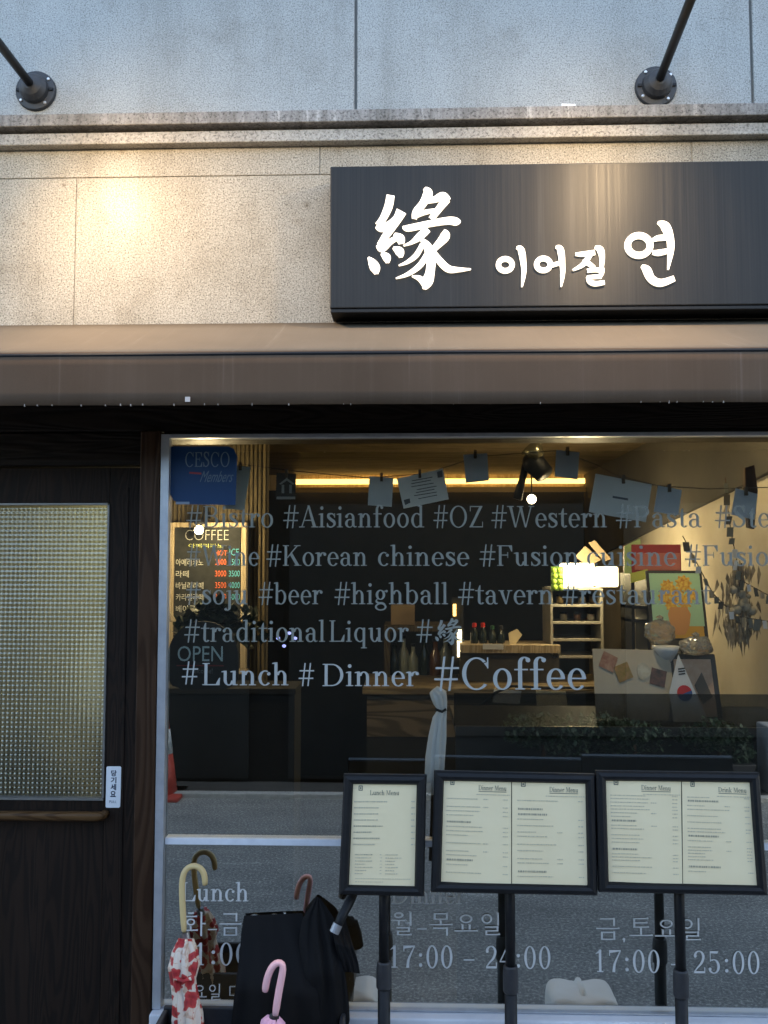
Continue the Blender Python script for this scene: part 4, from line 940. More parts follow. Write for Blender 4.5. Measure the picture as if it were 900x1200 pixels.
# chalkboard
YB = 1.18
cb = thing('chalkboard_menu', 'wood framed chalkboard coffee menu on the ribbed wall', 'chalkboard', at(240, 790, YB))
x0, x1, y0, y1 = 196, 289, 612, 790
MB().box(*rectpx(x0 + 6, y0 + 6, x1 - 7, y1 - 6, YB, .012)).build('board', M['blackboard'], cb)
f_ = MB()
for q in ((x0, y0, x1, y0 + 6), (x0, y1 - 6, x1, y1), (x0, y0 + 6, x0 + 8, y1 - 6), (x1 - 8, y0 + 6, x1, y1 - 6)): f_.box(*rectpx(*q, YB - .012, .04))
f_.build('frame', M['pale_wood'], cb, bevel=.003)
chalk_w, chalk_r, chalk_b, chalk_y = (pm('white chalk', (.6, .6, .54), .9), pm('orange red chalk', (.8, .17, .06), .9), pm('blue chalk', (.12, .5, .65), .9), pm('yellow green chalk', (.6, .65, .2), .9))
YC = YB - .002
mw, mr, mbl, my = MB(), MB(), MB(), MB()
sans_px(mw, 'COFFEE', 217, 268, 633, 621, YC, 0, -.022); sans_px(my, '아메리카노', 221, 262, 642, 637, YC)
sans_px(mr, 'HOT', 252, 266, 651, 645, YC); sans_px(mbl, 'ICE', 269, 280, 651, 643, YC)
for k, (s, r_, b__) in enumerate((('아메리카노', '2000', '2500'), ('라떼', '3000', '3500'), ('바닐라라떼', '3500', '4000'), ('카라멜라떼', '3500', '4000'), ('베이글', '2500', ''), ('핫초코', '3000', ''))):
    y = 664 + k * 13.6
    if k < 6: sans_px(mw, s, 206, 206 + 7.6 * len(s) * (.85 if len(s) == 5 else 1), y - 1, y - 9, YC)
    sans_px(mr, r_, 252, 265, y - 2, y - 9, YC)
    if b__: sans_px(mbl, b__, 268, 281, y - 2, y - 9, YC)
for mb, m_ in ((mw, chalk_w), (mr, chalk_r), (mbl, chalk_b), (my, chalk_y)): mb.build('chalk_writing', m_, cb, fix=False)
lc = thing('added_dark_cabinet', 'low dark cabinet added for the shade under the chalkboard', 'cabinet', (-.6, 1.0, .12))
zcab = at(240, 806, .95).z  # dark cabinet added where the wall under the chalkboard lies in shade
MB().box(-1.15, at(345, 806, .95).x, .96, 1.16, .12, zcab - .025).build('carcass', M['dark_int'], lc); MB().box(-1.16, at(347, 806, .95).x, .94, 1.165, zcab - .024, zcab).build('top', M['dark_int'], lc, bevel=.003)
# clip lamp above it
cl = thing('clip_lamp', 'small bright clip lamp shining at the top of the chalkboard', 'lamp', at(233, 621, 1.02))
c = at(233, 621, 1.02)
MB().ball(c, .019, 10).build('bulb', pm('bright bulb', (1, .9, .7), .3, emit=(1, .80, .45), es=6), cl, smooth=True)
MB().tube([c + Vector((0, .02, .015)), c + Vector((0, .09, .08)), c + Vector((.0, .19, .06))], .005, 8).build('arm', M['black_metal'], cl)
MB().lathe([(.008, c.z + .045), (.024, c.z + .032), (.026, c.z + .026)], c.x, c.y + .02, 16).build('lamp_shade', M['black_metal'], cl)
def plight(parent, loc, e, col, size=.03):
    ld = bpy.data.lights.new('lamp_light', 'POINT'); ld.energy = e; ld.color = col; ld.shadow_soft_size = size
    lo = bpy.data.objects.new('lamp_light', ld); C.objects.link(lo); lo.parent = parent; lo.location = Vector(loc) - parent.location
plight(cl, c + Vector((.05, -.12, -.0)), 2.2, (1, .78, .42))
# plant hanging in front of the chalkboard
pt_ = thing('trailing_plant', 'dark leafy plant in front of the chalkboard behind the OPEN board', 'plant', at(245, 760, .75))
leafcloud(at(262, 728, .75), .17, .08, .13, 420, .05, 12).build('foliage', speck('dark leaf', (.012, .022, .01), (.022, .04, .018), 12, .5), pt_)
MB().tube([at(245, 790, .75), at(250, 760, .75), at(262, 725, .75)], .008, 8).build('stem', M['postwood'], pt_)
# OPEN board
ob = thing('open_board', 'round black board chalked with the word OPEN inside the window', 'sign', at(238, 806, .12))
YO = .12
pts = [(238 + 41 * math.cos(a), 768 + 40 * math.sin(a)) for a in [R(180 + 180 * k / 20) for k in range(21)]] + [(279, 795), (274, 804), (262, 808), (214, 808), (201, 803), (197, 794)]
slab(pts, YO, .012).build('board', pm('black board', (.006, .007, .008), .8), ob)
mb = MB(); sans_px(mb, 'OPEN', 208, 261, 775, 757, YO - .002); mb.build('chalk_writing', pm('pale teal chalk', (.5, .66, .68), .9), ob, fix=False)
mb = MB(); sans_px(mb, 'welcome!', 222, 249, 789, 783, YO - .002); mb.build('chalk_writing', pm('dim chalk', (.12, .14, .15), .9), ob, fix=False)
mb = MB(); mb.box(*rectpx(207, 779.6, 262, 780.6, YO - .003, .002)); mb.build('chalk_line', pm('red chalk line', (.18, .03, .03), .9), ob)
# string of cards
YK = .09
sp = [(283, 544), (345, 552), (432, 560), (500, 555), (560, 535), (655, 528), (700, 545), (722, 557), (770, 569), (830, 573), (905, 571)]
tag(MB().tube([at(x, y, YK) for x, y in sp], .0014, 6).build('card_string', pm('dark twine', (.06, .05, .04), .9)), 'thin dark string carrying the cards across the top of the window', 'string')
def card(label, pts, mat, extra=None, n='hanging_card'):
    cx_ = sum(p[0] for p in pts) / len(pts); t = thing(n, label, 'card', at(cx_, min(p[1] for p in pts), YK), 'cards hung on the window string')
    slab(pts, YK - .004, .0016).build('sheet', mat, t)
    tx = (pts[0][0] + pts[1][0]) / 2; ty = (pts[0][1] + pts[1][1]) / 2
    MB().box(*rectpx(tx - 1.6, ty - 5, tx + 1.6, ty + 5, YK - .012, .016)).build('clothes_peg', pm('dark wood peg', (.05, .035, .02), .7), t)
    if extra: extra(t)
blue_card = speck('dusty blue card', (.50, .55, .57), (.57, .62, .63), 14, .8); dblue = speck('slate blue card', (.40, .46, .52), (.46, .52, .58), 14, .8); pale_card = speck('pale card', (.55, .62, .62), (.6, .68, .68), 9, .8)
card('pale card half hidden behind the blue sticker', [(268, 545), (294, 547), (286, 598), (262, 596)], pale_card)
def house(t):
    mb = MB(); Yh = YK - .006
    for q in ([(327, 567), (336, 560), (345, 567), (343, 568), (336, 563), (329, 568)], [(330, 568), (333, 568), (333, 578), (330, 578)], [(339, 568), (342, 568), (342, 578), (339, 578)], [(324, 582), (346, 582), (346, 585), (324, 585)]): mb.prism(P2(q, Yh), Yh, Yh + .001)
    mb.build('house_print', pm('pale print', (.25, .27, .27), .8), t)
card('small black card printed with a pale house outline', [(324, 554), (347, 555), (346, 585), (323, 584)], pm('black card', (.012, .012, .013), .7), house)
card('small square blue grey card left of the slanted letter', [(433, 558), (461, 560), (459, 594), (431, 592)], blue_card)
def letter(t):
    mb = MB(); Yh = YK - .0052; rnd = random.Random(9)
    for k in range(7):
        y = 563 + k * 3.5; xa = 480 + rnd.uniform(0, 6) + k; xb = 509 - rnd.uniform(0, 6) + k; mb.prism(P2([(xa, y), (xb, y - 4.3), (xb, y - 3.4), (xa, y + .9)], Yh), Yh - .0003, Yh)
    mb.prism(P2([(473, 586), (480, 584), (481, 589), (475, 592)], Yh), Yh - .0003, Yh); mb.prism(P2([(512, 553), (518, 551), (519, 559), (513, 560)], Yh), Yh - .0003, Yh)
    mb.build('printed_text', pm('dim letter print', (.1, .11, .12), .8), t)
card('pale slanted letter with printed lines', [(465, 561), (519, 549), (526, 585), (473, 596)], speck('letter paper', (.68, .71, .70), (.74, .77, .75), 9, .8), letter)
card('small slate blue card between the letter and the track spotlight', [(543, 533), (571, 531), (573, 563), (546, 566)], dblue)
card('small slate blue card just right of the track spotlight', [(652, 527), (679, 530), (677, 562), (650, 558)], dblue)
def line_print(t):
    mb = MB(); Yh = YK - .0052; mb.prism(P2([(718, 581), (736, 584), (736, 586.5), (718, 583.5)], Yh), Yh - .0003, Yh); mb.build('printed_text', pm('dim card print', (.1, .13, .16), .8), t)
card('largest blue grey card on the string, hung askew', [(698, 555), (764, 568), (757, 612), (690, 600)], speck('grey blue card', (.58, .63, .64), (.64, .69, .70), 9, .8), line_print)
card('small slate blue card right of the largest card', [(771, 569), (799, 574), (795, 604), (766, 600)], dblue)
card('rightmost small slate blue card on the string', [(862, 572), (888, 579), (884, 609), (857, 603)], dblue)
# track spotlight
YT = 1.0
tl = thing('track_spotlight', 'black track spotlight hanging from the ceiling above the shop floor', 'lamp', at(627, 515, YT))
MB().tube(P3([(629, 500), (627, 522), (622, 538)], YT), .012, 10).build('stem', M['black_metal'], tl)
a, b = at(620, 536, YT), at(638, 556, YT - .05)
MB().tube([a, a.lerp(b, .35), a.lerp(b, .4), b], [.035, .05, .045, .04], 16).build('lamp_head', M['black_metal'], tl, smooth=True)
MB().tube([at(622, 523, YT - .05), at(633, 536, YT - .06)], [.05, .02], 14).build('reflector', pm('smoky reflector', (.35, .33, .22), .25, .8), tl, smooth=True)
MB().tube(P3([(618, 540), (612, 562), (606, 585)], YT), [.018, .014, .02], 10).build('swivel_arm', M['black_metal'], tl, smooth=True)
gb = thing('globe_lamp', 'small glowing round lamp below the track spotlight', 'lamp', at(623, 585, 2.2)); c = at(623, 585, 2.2)
MB().ball(c, .026, 12).build('bulb', pm('glowing globe', (1, .9, .7), .3, emit=(1, .86, .55), es=2.5), gb, smooth=True)
MB().tube([c + Vector((0, 0, .02)), c + Vector((0, 0, ZC - c.z))], .004, 6).build('cord', M['black_metal'], gb)

# ---- back bar on the right
CY = 1.55
bc = thing('back_counter', 'dark wooden bar counter across the room behind the #Coffee lettering', 'counter', (.7, CY, .12))
a0 = at(430, 846, CY); a1 = at(700, 800, CY); ztc = at(600, 806, CY).z
MB().box(a0.x, IXR - .02, CY + .004, CY + .5, .12, ztc - .23).build('base', M['dark_int'], bc)  # lower front coloured dark for the shade below the counter top
MB().box(a0.x, IXR - .02, CY, CY + .5, ztc - .228, ztc - .03).build('front', wood('counter wood', (.1, .08, .055), (.2, .16, .11), .7, .6, 'x'), bc)
MB().box(a0.x - .02, IXR - .01, CY - .03, CY + .5, ztc - .03, ztc).build('top', wood('counter top', (.16, .12, .07), (.28, .22, .13), .7, .4, 'x'), bc, bevel=.004)
for (pp, lab, mm) in (([(579, 807), (611, 810), (609, 825), (577, 823)], 'crumpled note with a scribbled letter stuck to the counter front', M['white_paper']), ([(628, 809), (663, 810), (666, 836), (630, 838)], 'blank cream sheet stuck to the counter front', M['cream_paper'])):
    o = slab(pp, CY - .034, .002).build('paper_note', mm); tag(o, lab, 'note', 'notes on the counter front')
# bottles, receipts on the counter
GB = 'bottles on the back counter'; m_bot = pm('dark bottle glass', (.012, .02, .014), .12)
for i, (px, h, cap_c, lab) in enumerate(((556, .10, (.6, .03, .02), 'dark bottle with a red cap, leftmost on the back counter'), (566, .10, (.6, .03, .02), 'dark bottle with a red cap, second from left on the back counter'), (577, .085, (.02, .08, .03), 'dark bottle with a green cap on the back counter'), (587, .085, (.03, .03, .03), 'dark bottle with a black cap beside the paper tag'))):
    c = at(px, 752, CY + .25); t = thing('sauce_bottle', lab, 'bottle', (c.x, c.y, c.z - .01), GB); h *= .9
    MB().lathe([(.018, c.z - .01), (.02, c.z), (.02, c.z + h * .5), (.008, c.z + h * .72), (.008, c.z + h * .82)], c.x, c.y, 14).build('bottle', m_bot, t, smooth=True)
    MB().lathe([(.011, c.z + h * .8), (.011, c.z + h), (.008, c.z + h * 1.04)], c.x, c.y, 12).build('cap', pm('bottle cap', cap_c, .4), t)
dk = thing('condiment_shelf', 'low dark shelf carrying the bottles above the counter', 'shelf', at(590, 800, CY + .2))
MB().box(at(540, 770, CY + .2).x, at(655, 770, CY + .2).x, CY + .15, CY + .4, at(600, 764, CY + .2).z, at(600, 755, CY + .2).z).build('board', M['pale_wood'], dk)
MB().box(at(540, 770, CY + .2).x, at(655, 770, CY + .2).x, CY + .2, CY + .36, ztc + .001, at(600, 766, CY + .2).z).build('back', M['dark_int2'], dk)
o = slab([(596, 742), (606, 737), (612, 744), (602, 758), (597, 756)], CY + .2, .004).build('paper_tag', M['cream_paper']); tag(o, 'curled cream paper tag beside the bottles', 'tag')
o = MB().box(*rectpx(566, 755, 590, 761, CY + .13, .01)).build('white_tray', M['white_paper']); tag(o, 'small white tray below the bottles', 'tray')
# dark rack on the left of it
rk = thing('dark_rack', 'tall dark rack with a cardboard box on its top', 'rack', (at(495, 800, 1.9).x, 1.9, .12))
xa, xb = at(450, 700, 1.9).x, at(536, 700, 1.9).x
r_ = MB(); zt2 = at(490, 733, 1.9).z
for x in (xa, xb - .03): r_.box(x, x + .03, 1.9, 2.2, .12, zt2)
for k in range(4): r_.box(xa + .03, xb - .03, 1.9, 2.2, zt2 - .03 - k * .28, zt2 - k * .28)
r_.build('frame', wood('dark rack wood', (.06, .045, .03), (.1, .08, .05), 1, .6), rk)
o = MB().box(*rectpx(458, 709, 486, 732.5, 1.95, .12)).build('cardboard_box', speck('cardboard', (.22, .16, .09), (.28, .2, .12), 8, .85), bevel=.004); tag(o, 'brown cardboard box on top of the dark rack', 'box')
ls = thing('vertical_lamp', 'thin upright warm light beside the dark rack', 'lamp', at(533, 770, 1.85))
MB().box(*rectpx(531, 708, 534.5, 722, 1.85, .01)).build('tube', em_y, ls); MB().box(*rectpx(536, 738, 541, 770, 1.85, .01)).build('diffuser', pm('white lamp panel', (1, .9, .7), .5, emit=(1, .82, .5), es=1), ls)
MB().box(*rectpx(530, 700, 543, 790, 1.862, .02)).build('backing', M['dark_int'], ls)
rnd = random.Random(41); m_amb = pm('amber glass', (.09, .035, .01), .15); m_pale = pm('pale bottle', (.2, .22, .18), .2)
for k, (px, sh_) in enumerate([(462, 1), (473, 1), (484, 1), (497, 1), (510, 1), (522, 1), (466, 2), (480, 2), (505, 2), (518, 2)]):
    zb_ = zt2 - .28 * sh_ + .001; x = at(px, 700, 2.0).x; h = rnd.uniform(.15, .22); rb0 = rnd.uniform(.025, .034)
    tone = rnd.choice(('dark', 'amber', 'pale'))
    t = thing('rack_bottle', tone + ' glass bottle standing on a shelf inside the dark rack', 'bottle', (x, 2.0, zb_), tone + ' bottles inside the dark rack')
    MB().lathe([(rb0 * .95, zb_), (rb0, zb_ + .01), (rb0, zb_ + h * .6), (rb0 * .4, zb_ + h * .78), (rb0 * .4, zb_ + h)], x, 2.0, 14).build('bottle', {'dark': m_bot, 'amber': m_amb, 'pale': m_pale}[tone], t, smooth=True)
    MB().lathe([(rb0 * .44, zb_ + h * .96), (rb0 * .44, zb_ + h * 1.04)], x, 2.0, 12).build('cap', M['black_metal'], t)
nb = thing('blue_glow_dots', 'four tiny blue dots glowing in the dark back of the room', 'lights', at(335, 748, 3.0))
for px, py in ((326, 748), (333, 757), (339, 742), (346, 748)): MB().ball(at(px, py, 3.0), .013, 6, (1, 1, .8)).build('bulb', pm('blue dot glow', (.3, .35, 1), .4, emit=(.35, .4, 1), es=.35), nb)  # four small glowing blue balls
MB().tube(P3([(320, 735), (326, 746), (333, 755), (339, 741), (346, 746), (352, 735)], 3.0), .003, 6).build('wire', M['black_metal'], nb)
tag(MB().tube(P3([(545, 846), (560, 830), (580, 812), (600, 804), (640, 806), (700, 806)], CY - .06), .006, 8).build('black_cable', M['black_metal'], smooth=True), 'black cable curving across the counter front and its notes', 'cable')
# steel shelf with a lamp on top
YH = 1.75
sh = thing('steel_shelf', 'pale steel shelf unit under the bright lamp', 'shelf', (at(677, 760, YH).x, YH, ztc))
xa, xb = at(645, 720, YH).x, at(707, 720, YH).x; za, zb = at(680, 770, YH).z, at(680, 690, YH).z
s_ = MB(); s_.box(xa, xa + .012, YH, YH + .25, za, zb).box(xb - .012, xb, YH, YH + .25, za, zb)
for k in range(5): z = za + (zb - za) * k / 4; s_.box(xa + .012, xb - .012, YH, YH + .25, z - .006, z + .006)
s_.build('frame', M['shelf'], sh, bevel=.001); MB().box(xa + .012, xb - .012, YH + .24, YH + .248, za, zb).build('back', pm('shelf back', (.2, .18, .14), .6), sh)
kl = thing('counter_lamp', 'blazing white lamp on top of the steel shelf', 'lamp', at(680, 688, YH))
c = at(678, 672, YH + .05)
MB().box(*rectpx(660, 660, 697, 687, YH + .02, .1)).build('lamp_shade', pm('glowing shade', (1, .93, .75), .5, emit=(1, .84, .50), es=2.2), kl, bevel=.01)
MB().box(*rectpx(701, 664, 725, 688, YH + .06, .08)).build('lamp_shade', pm('glowing side shade', (1, .93, .75), .5, emit=(1, .84, .5), es=.7), kl, bevel=.01)
MB().box(*rectpx(664, 687.2, 694, 689.5, YH + .03, .08)).build('base', M['black_metal'], kl)
plight(kl, c + Vector((0, -.12, .06)), 2.4, (1, .80, .46), .06)
gp = thing('green_fruit_poster', 'small picture of round green fruit left of the bright lamp', 'picture', at(650, 692, YH - .02))
MB().box(*rectpx(646, 664, 660, 692, YH - .02, .01)).build('board', pm('dark green ground', (.08, .16, .02), .7), gp)
mb = MB(); 
for j in range(4):
    for i in range(2): mb.ball(at(649.5 + 6.5 * i + (j % 2) * 1, 668.5 + 6.5 * j, YH - .02), .0125, 8, (1, .4, 1))
mb.build('fruit', pm('lime green', (.38, .6, .06), .6), gp, smooth=True)
m_carton = speck('brown carton', (.2, .15, .09), (.27, .2, .12), 9, .85)
for pts, lab, mm in (([(674, 652), (686, 640), (704, 656), (690, 664)], 'pale folded carton leaning above the bright lamp', 'cream_paper'), ([(690, 636), (697, 633), (716, 655), (708, 658)], 'pale carton strip leaning behind the folded carton', 'cream_paper')):
    o = slab(pts, YH + .16, .02).build('leaning_carton', m_carton); tag(o, lab, 'carton')
o = slab([(732, 640), (750, 631), (751, 636), (744, 655), (742, 672), (732, 672)], 1.02, .01).build('green_folder', pm('pale green folder', (.4, .55, .25), .6)); tag(o, 'pale green folder standing beside the red box', 'folder')
for k, (px, lev, c1) in enumerate([(656, 3, (.4, .3, .12)), (668, 3, (.12, .1, .07)), (682, 3, (.35, .33, .28)), (695, 3, (.1, .07, .04)), (660, 2, (.3, .28, .22)), (676, 2, (.15, .08, .04)), (692, 2, (.4, .38, .33))]):
    zb_ = za + (zb - za) * lev / 4 + .0062; x = at(px, 700, YH + .1).x; h = .045 if lev == 3 else .04
    t = thing('spice_jar', ('small jar on the second steel shelf from the top', 'small jar on the middle steel shelf')[lev == 2], 'jar', (x, YH + .1, zb_), 'jars on the steel shelf')
    t['group'] = ('jars on the second steel shelf', 'jars on the middle steel shelf')[lev == 2]
    MB().lathe([(.017, zb_), (.019, zb_ + .004), (.019, zb_ + h * .75), (.015, zb_ + h * .82)], x, YH + .1, 14).build('jar', speck('jar contents', c1, tuple(q * 1.4 for q in c1), 60, .3), t, smooth=True)
    MB().lathe([(.0165, zb_ + h * .8), (.0165, zb_ + h)], x, YH + .1, 14).build('lid', M['black_metal'], t)
# dark shelf unit and red box, painting
ds = thing('black_shelf', 'narrow black shelf frame beside the sunflower coloured picture', 'shelf', at(750, 765, 1.0))
s_ = MB(); Yd = 1.0
xa, xb = at(740, 700, Yd).x, at(800, 700, Yd).x
for y in (672, 710, 726, 765): s_.box(xa, xb, Yd, Yd + .18, at(750, y, Yd).z - .012, at(750, y, Yd).z)
for x in (xa, at(758, 700, Yd).x, xb - .012): s_.box(x, x + .012, Yd + .001, Yd + .179, at(750, 765, Yd).z - .3, at(750, 672, Yd).z - .013)
s_.build('frame', M['black_metal'], ds)
rb_ = thing('red_box', 'red and pink cardboard box on the black shelf', 'box', at(770, 672, 1.0))
MB().box(*rectpx(741, 638, 798, 671.8, 1.01, .14)).build('box', pm('red card', (.34, .03, .03), .5), rb_, bevel=.003)
MB().box(*rectpx(744, 648, 797, 668, 1.007, .002)).build('pink_panel', pm('dusty pink panel', (.5, .16, .13), .6), rb_)
o = slab([(739, 672), (759, 667), (759, 678), (740, 683)], .98, .01).build('lime_leaflet', pm('lime paper', (.55, .62, .12), .7)); tag(o, 'lime leaflet sticking out below the red box', 'leaflet')
# generic flower picture
YPt = .62
pc = thing('framed_picture', 'framed bright picture of yellow flowers in a vase', 'picture', at(797, 750, YPt))
MB().box(*rectpx(764, 669, 829, 750, YPt, .012)).build('frame', pm('dark frame', (.02, .018, .015), .5), pc, bevel=.002)
yp_ = YPt - .002
MB().box(*rectpx(767, 672, 826, 734, yp_, .0015)).build('picture_ground', pm('mint ground', (.38, .62, .42), .7), pc)
MB().box(*rectpx(767, 734.2, 826, 748, yp_, .0015)).build('picture_table', pm('ochre table', (.62, .36, .05), .7), pc)
mb = MB(); rn2 = random.Random(5)
for (x, y, r_) in ((787, 688, 8), (806, 684, 9), (797, 698, 9), (782, 700, 7), (815, 697, 7), (806, 706, 8), (790, 710, 7)):
    pts = [(x + r_ * (1 + .18 * math.sin(9 * a + x)) * math.cos(a), y + r_ * (1 + .18 * math.sin(9 * a + x)) * math.sin(a)) for a in [2 * math.pi * k / 30 for k in range(30)]]
    mb.prism(P2(pts, yp_), yp_ - .0006 - .0003 * rn2.random(), yp_ - .0001)
mb.build('picture_flowers', speck('yellow paint', (.45, .16, .01), (.95, .68, .10), 110, .7), pc)
MB().prism(P2([(788, 712), (808, 712), (812, 720), (809, 735), (803, 744), (793, 744), (787, 735), (785, 720)], yp_), yp_ - .0012, yp_ - .0002).build('picture_vase', pm('vase paint', (.62, .3, .1), .7), pc)
# plastic bags
bagm = pm('crumpled clear plastic', (.8, .78, .7), .12, 0, .6, trans=.75)
def bag(label, c, s, seed):
    t = thing('plastic_bag', label, 'bag', c, 'clear plastic bags by the poster'); bm = bmesh.new(); bmesh.ops.create_icosphere(bm, subdivisions=4, radius=1)
    rnd = random.Random(seed); cs = [Vector((rnd.gauss(0, 1), rnd.gauss(0, 1), rnd.gauss(0, 1))).normalized() for _ in range(30)]
    mb = MB()
    for v in bm.verts:
        d = sorted((v.co - q).length for q in cs)[:2]; k = .8 + .35 * (d[1] - d[0]); mb.v.append(Vector(c) + Vector((v.co.x * s[0] * k, v.co.y * s[1] * k, v.co.z * s[2] * k)))
    for f in bm.faces: mb.f.append([v.index for v in f.verts])
    bm.free(); mb.build('bag_body', bagm, t)
    top = Vector(c) + Vector((0, 0, s[2] * .8)); MB().tube([top, top + Vector((.008, 0, .012))], [.016, .008], 8).build('knot', bagm, t)
bag('clear crumpled plastic bag hanging left below the flower picture', at(773, 741, .55), (.06, .04, .055), 3)
bag('clear crumpled plastic bag right below the flower picture', at(815, 757, .5), (.065, .04, .04), 6)
bowl = MB(); c = at(780, 764, .5); bowl.lathe([(.02, c.z - .03), (.04, c.z), (.046, c.z + .02), (.042, c.z + .02)], c.x, c.y); tag(bowl.build('paper_bowl', M['white_paper'], smooth=True), 'white paper bowl under the left plastic bag', 'bowl')
# counter by the window with a dark see-through sheet
YQ = .42
wc = thing('window_counter', 'dark counter with a dark see-through sheet just inside the window', 'counter', (.9, .4, .12))
zq = at(760, 844, YQ).z
MB().box(at(532, 850, YQ).x, IXR - .02, .3, .7, zq - .03, zq).build('top', pm('dark counter top', (.03, .03, .03), .5), wc)
MB().box(at(532, 850, YQ).x, IXR - .02, .32, .34, .12, zq - .031).build('front', M['dark_int'], wc)
smoke = sheet_glass('dark clear sheet', .0, (.16, .17, .18))
zs = at(760, 813, .3).z
MB().quad((at(532, 850, .3).x, .3, zq + .001), (IXR - .02, .3, zq + .001), (IXR - .02, .3, zs), (at(532, 850, .3).x, .3, zs)).build('dark_sheet', smoke, wc, fix=False)
po = thing('photo_poster', 'large cream poster with four small food photographs', 'poster', at(745, 845, YQ))
slab([(700, 763), (792, 765), (794, 845), (699, 843)], YQ - .005, .006).build('board', speck('poster card', (.52, .46, .36), (.6, .54, .43), 6, .8), po)
for (x, y, an, c1, c2) in ((718, 778, 25, (.3, .12, .08), (.5, .32, .22)), (735, 790, -20, (.25, .2, .05), (.45, .25, .1)), (776, 796, 15, (.05, .04, .04), (.2, .1, .08))):
    a = R(an); q = [(x + 9 * (u * math.cos(a) - v * math.sin(a)), y + 9.5 * (u * math.sin(a) + v * math.cos(a))) for u, v in ((-1, -1), (1, -1), (1, 1), (-1, 1))]
    slab(q, YQ - .008, .002).build('photograph', speck('food photo', c1, c2, 60, .5), po)
q = [(759 + 8 * math.cos(a) * (1 + .15 * math.cos(3 * a)), 789 + 10 * math.sin(a)) for a in [2 * math.pi * k / 20 for k in range(20)]]
slab(q, YQ - .008, .002).build('photograph', speck('white dish cutout', (.4, .38, .3), (.65, .62, .52), 40, .6), po)
fl = thing('flag_pennant', 'white pennant with a red and blue circle and black bars', 'flag', at(806, 830, YQ - .03))
yf = YQ - .02
slab([(801, 769), (829, 845), (788, 845), (786, 812)], yf, .002).build('cloth', M['white_paper'], fl)
mb1, mb2 = MB(), MB(); cc_ = (804, 813); r_ = 9
arc = lambda a0, a1, r=r_, c=cc_: [(c[0] + r * math.cos(R(a0 + (a1 - a0) * k / 16)), c[1] + r * math.sin(R(a0 + (a1 - a0) * k / 16))) for k in range(17)]
mb1.prism(P2(arc(160, 340), yf), yf - .0012, yf - .0003); mb2.prism(P2(arc(-20, 160), yf), yf - .0012, yf - .0003)
mb1.build('red_half', pm('flag red', (.6, .03, .04), .7), fl); mb2.build('blue_half', pm('flag blue', (.03, .1, .3), .7), fl)
mb = MB()
for k in range(3): y = 785 + 3 * k; mb.prism(P2([(799, y), (807, y - 1), (807, y + .6), (799, y + 1.6)], yf), yf - .0012, yf - .0003)
mb.build('black_bars', pm('flag black', (.02, .02, .02), .7), fl)
fp = thing('framed_photo', 'black framed photograph standing behind the pennant', 'picture', at(820, 845, YQ + .05))
MB().box(*rectpx(790, 769, 846, 845, YQ + .04, .012)).build('frame', pm('black photo frame', (.015, .014, .014), .4), fp, bevel=.002)
MB().box(*rectpx(797, 775, 840, 840, YQ + .038, .0015)).build('print', speck('skin toned print', (.55, .34, .22), (.7, .52, .38), 30, .6), fp)
slab([(818, 805), (828, 790), (838, 818), (826, 826)], YQ + .036, .0015).build('print_figure', pm('dark print shape', (.12, .1, .08), .6), fp)
cu = MB(); c = at(653, 896, .35); cu.lathe([(.018, c.z - .02), (.024, c.z + .035), (.022, c.z + .035)], c.x, c.y, 18); tag(cu.build('paper_cup', speck('kraft paper', (.4, .34, .25), (.5, .42, .32), 20, .8), smooth=True), 'upturned kraft paper cup just above the middle menu stand', 'cup')
sq = thing('small_gilt_picture', 'small square gilt picture low inside the window', 'picture', at(597, 870, .4))
MB().box(*rectpx(588, 848, 605, 869, .4, .008)).build('frame', pm('pale frame', (.4, .36, .28), .5), sq); MB().box(*rectpx(591, 851, 602, 865, .397, .002)).build('print', speck('gilt print', (.4, .22, .03), (.6, .38, .06), 90, .5), sq)
tw = thing('dried_flower_stem', 'pinkish dried flower stem lying beside the small gilt picture', 'flower', at(620, 880, .4))
mb = MB(); rn3 = random.Random(8)
for k in range(16): p = at(608 + 24 * k / 16, 862 + 18 * (k / 16) + rn3.uniform(-5, 5), .4); mb.ball(p, rn3.uniform(.005, .011), 6)
mb.build('blossom', pm('dull pink blossom', (.28, .2, .2), .8), tw, smooth=True); MB().tube(P3([(605, 858), (618, 872), (634, 882)], .4), .003, 6).build('stem', M['postwood'], tw)
# white cloth tied in the middle
wt = thing('tied_white_cloth', 'long white cloth tied in at the middle inside the window', 'cloth', at(513, 905, .09))
pa = P3([(508, 808), (514, 815), (516, 824), (518, 832), (515, 842), (513, 862), (511, 885), (509, 930)], .09)
sweep_canopy(pa, [.012, .02, .017, .011, .016, .02, .022, .022], MB(), folds=7, amp=.3, seed=7).build('cloth_body', speck('white cloth', (.82, .84, .84), (.88, .9, .9), 10, .9), wt, smooth=True)
MB().tube(P3([(510, 831), (518, 834), (523, 831)], .075), .004, 8).build('tie_band', M['dark_int'], wt)
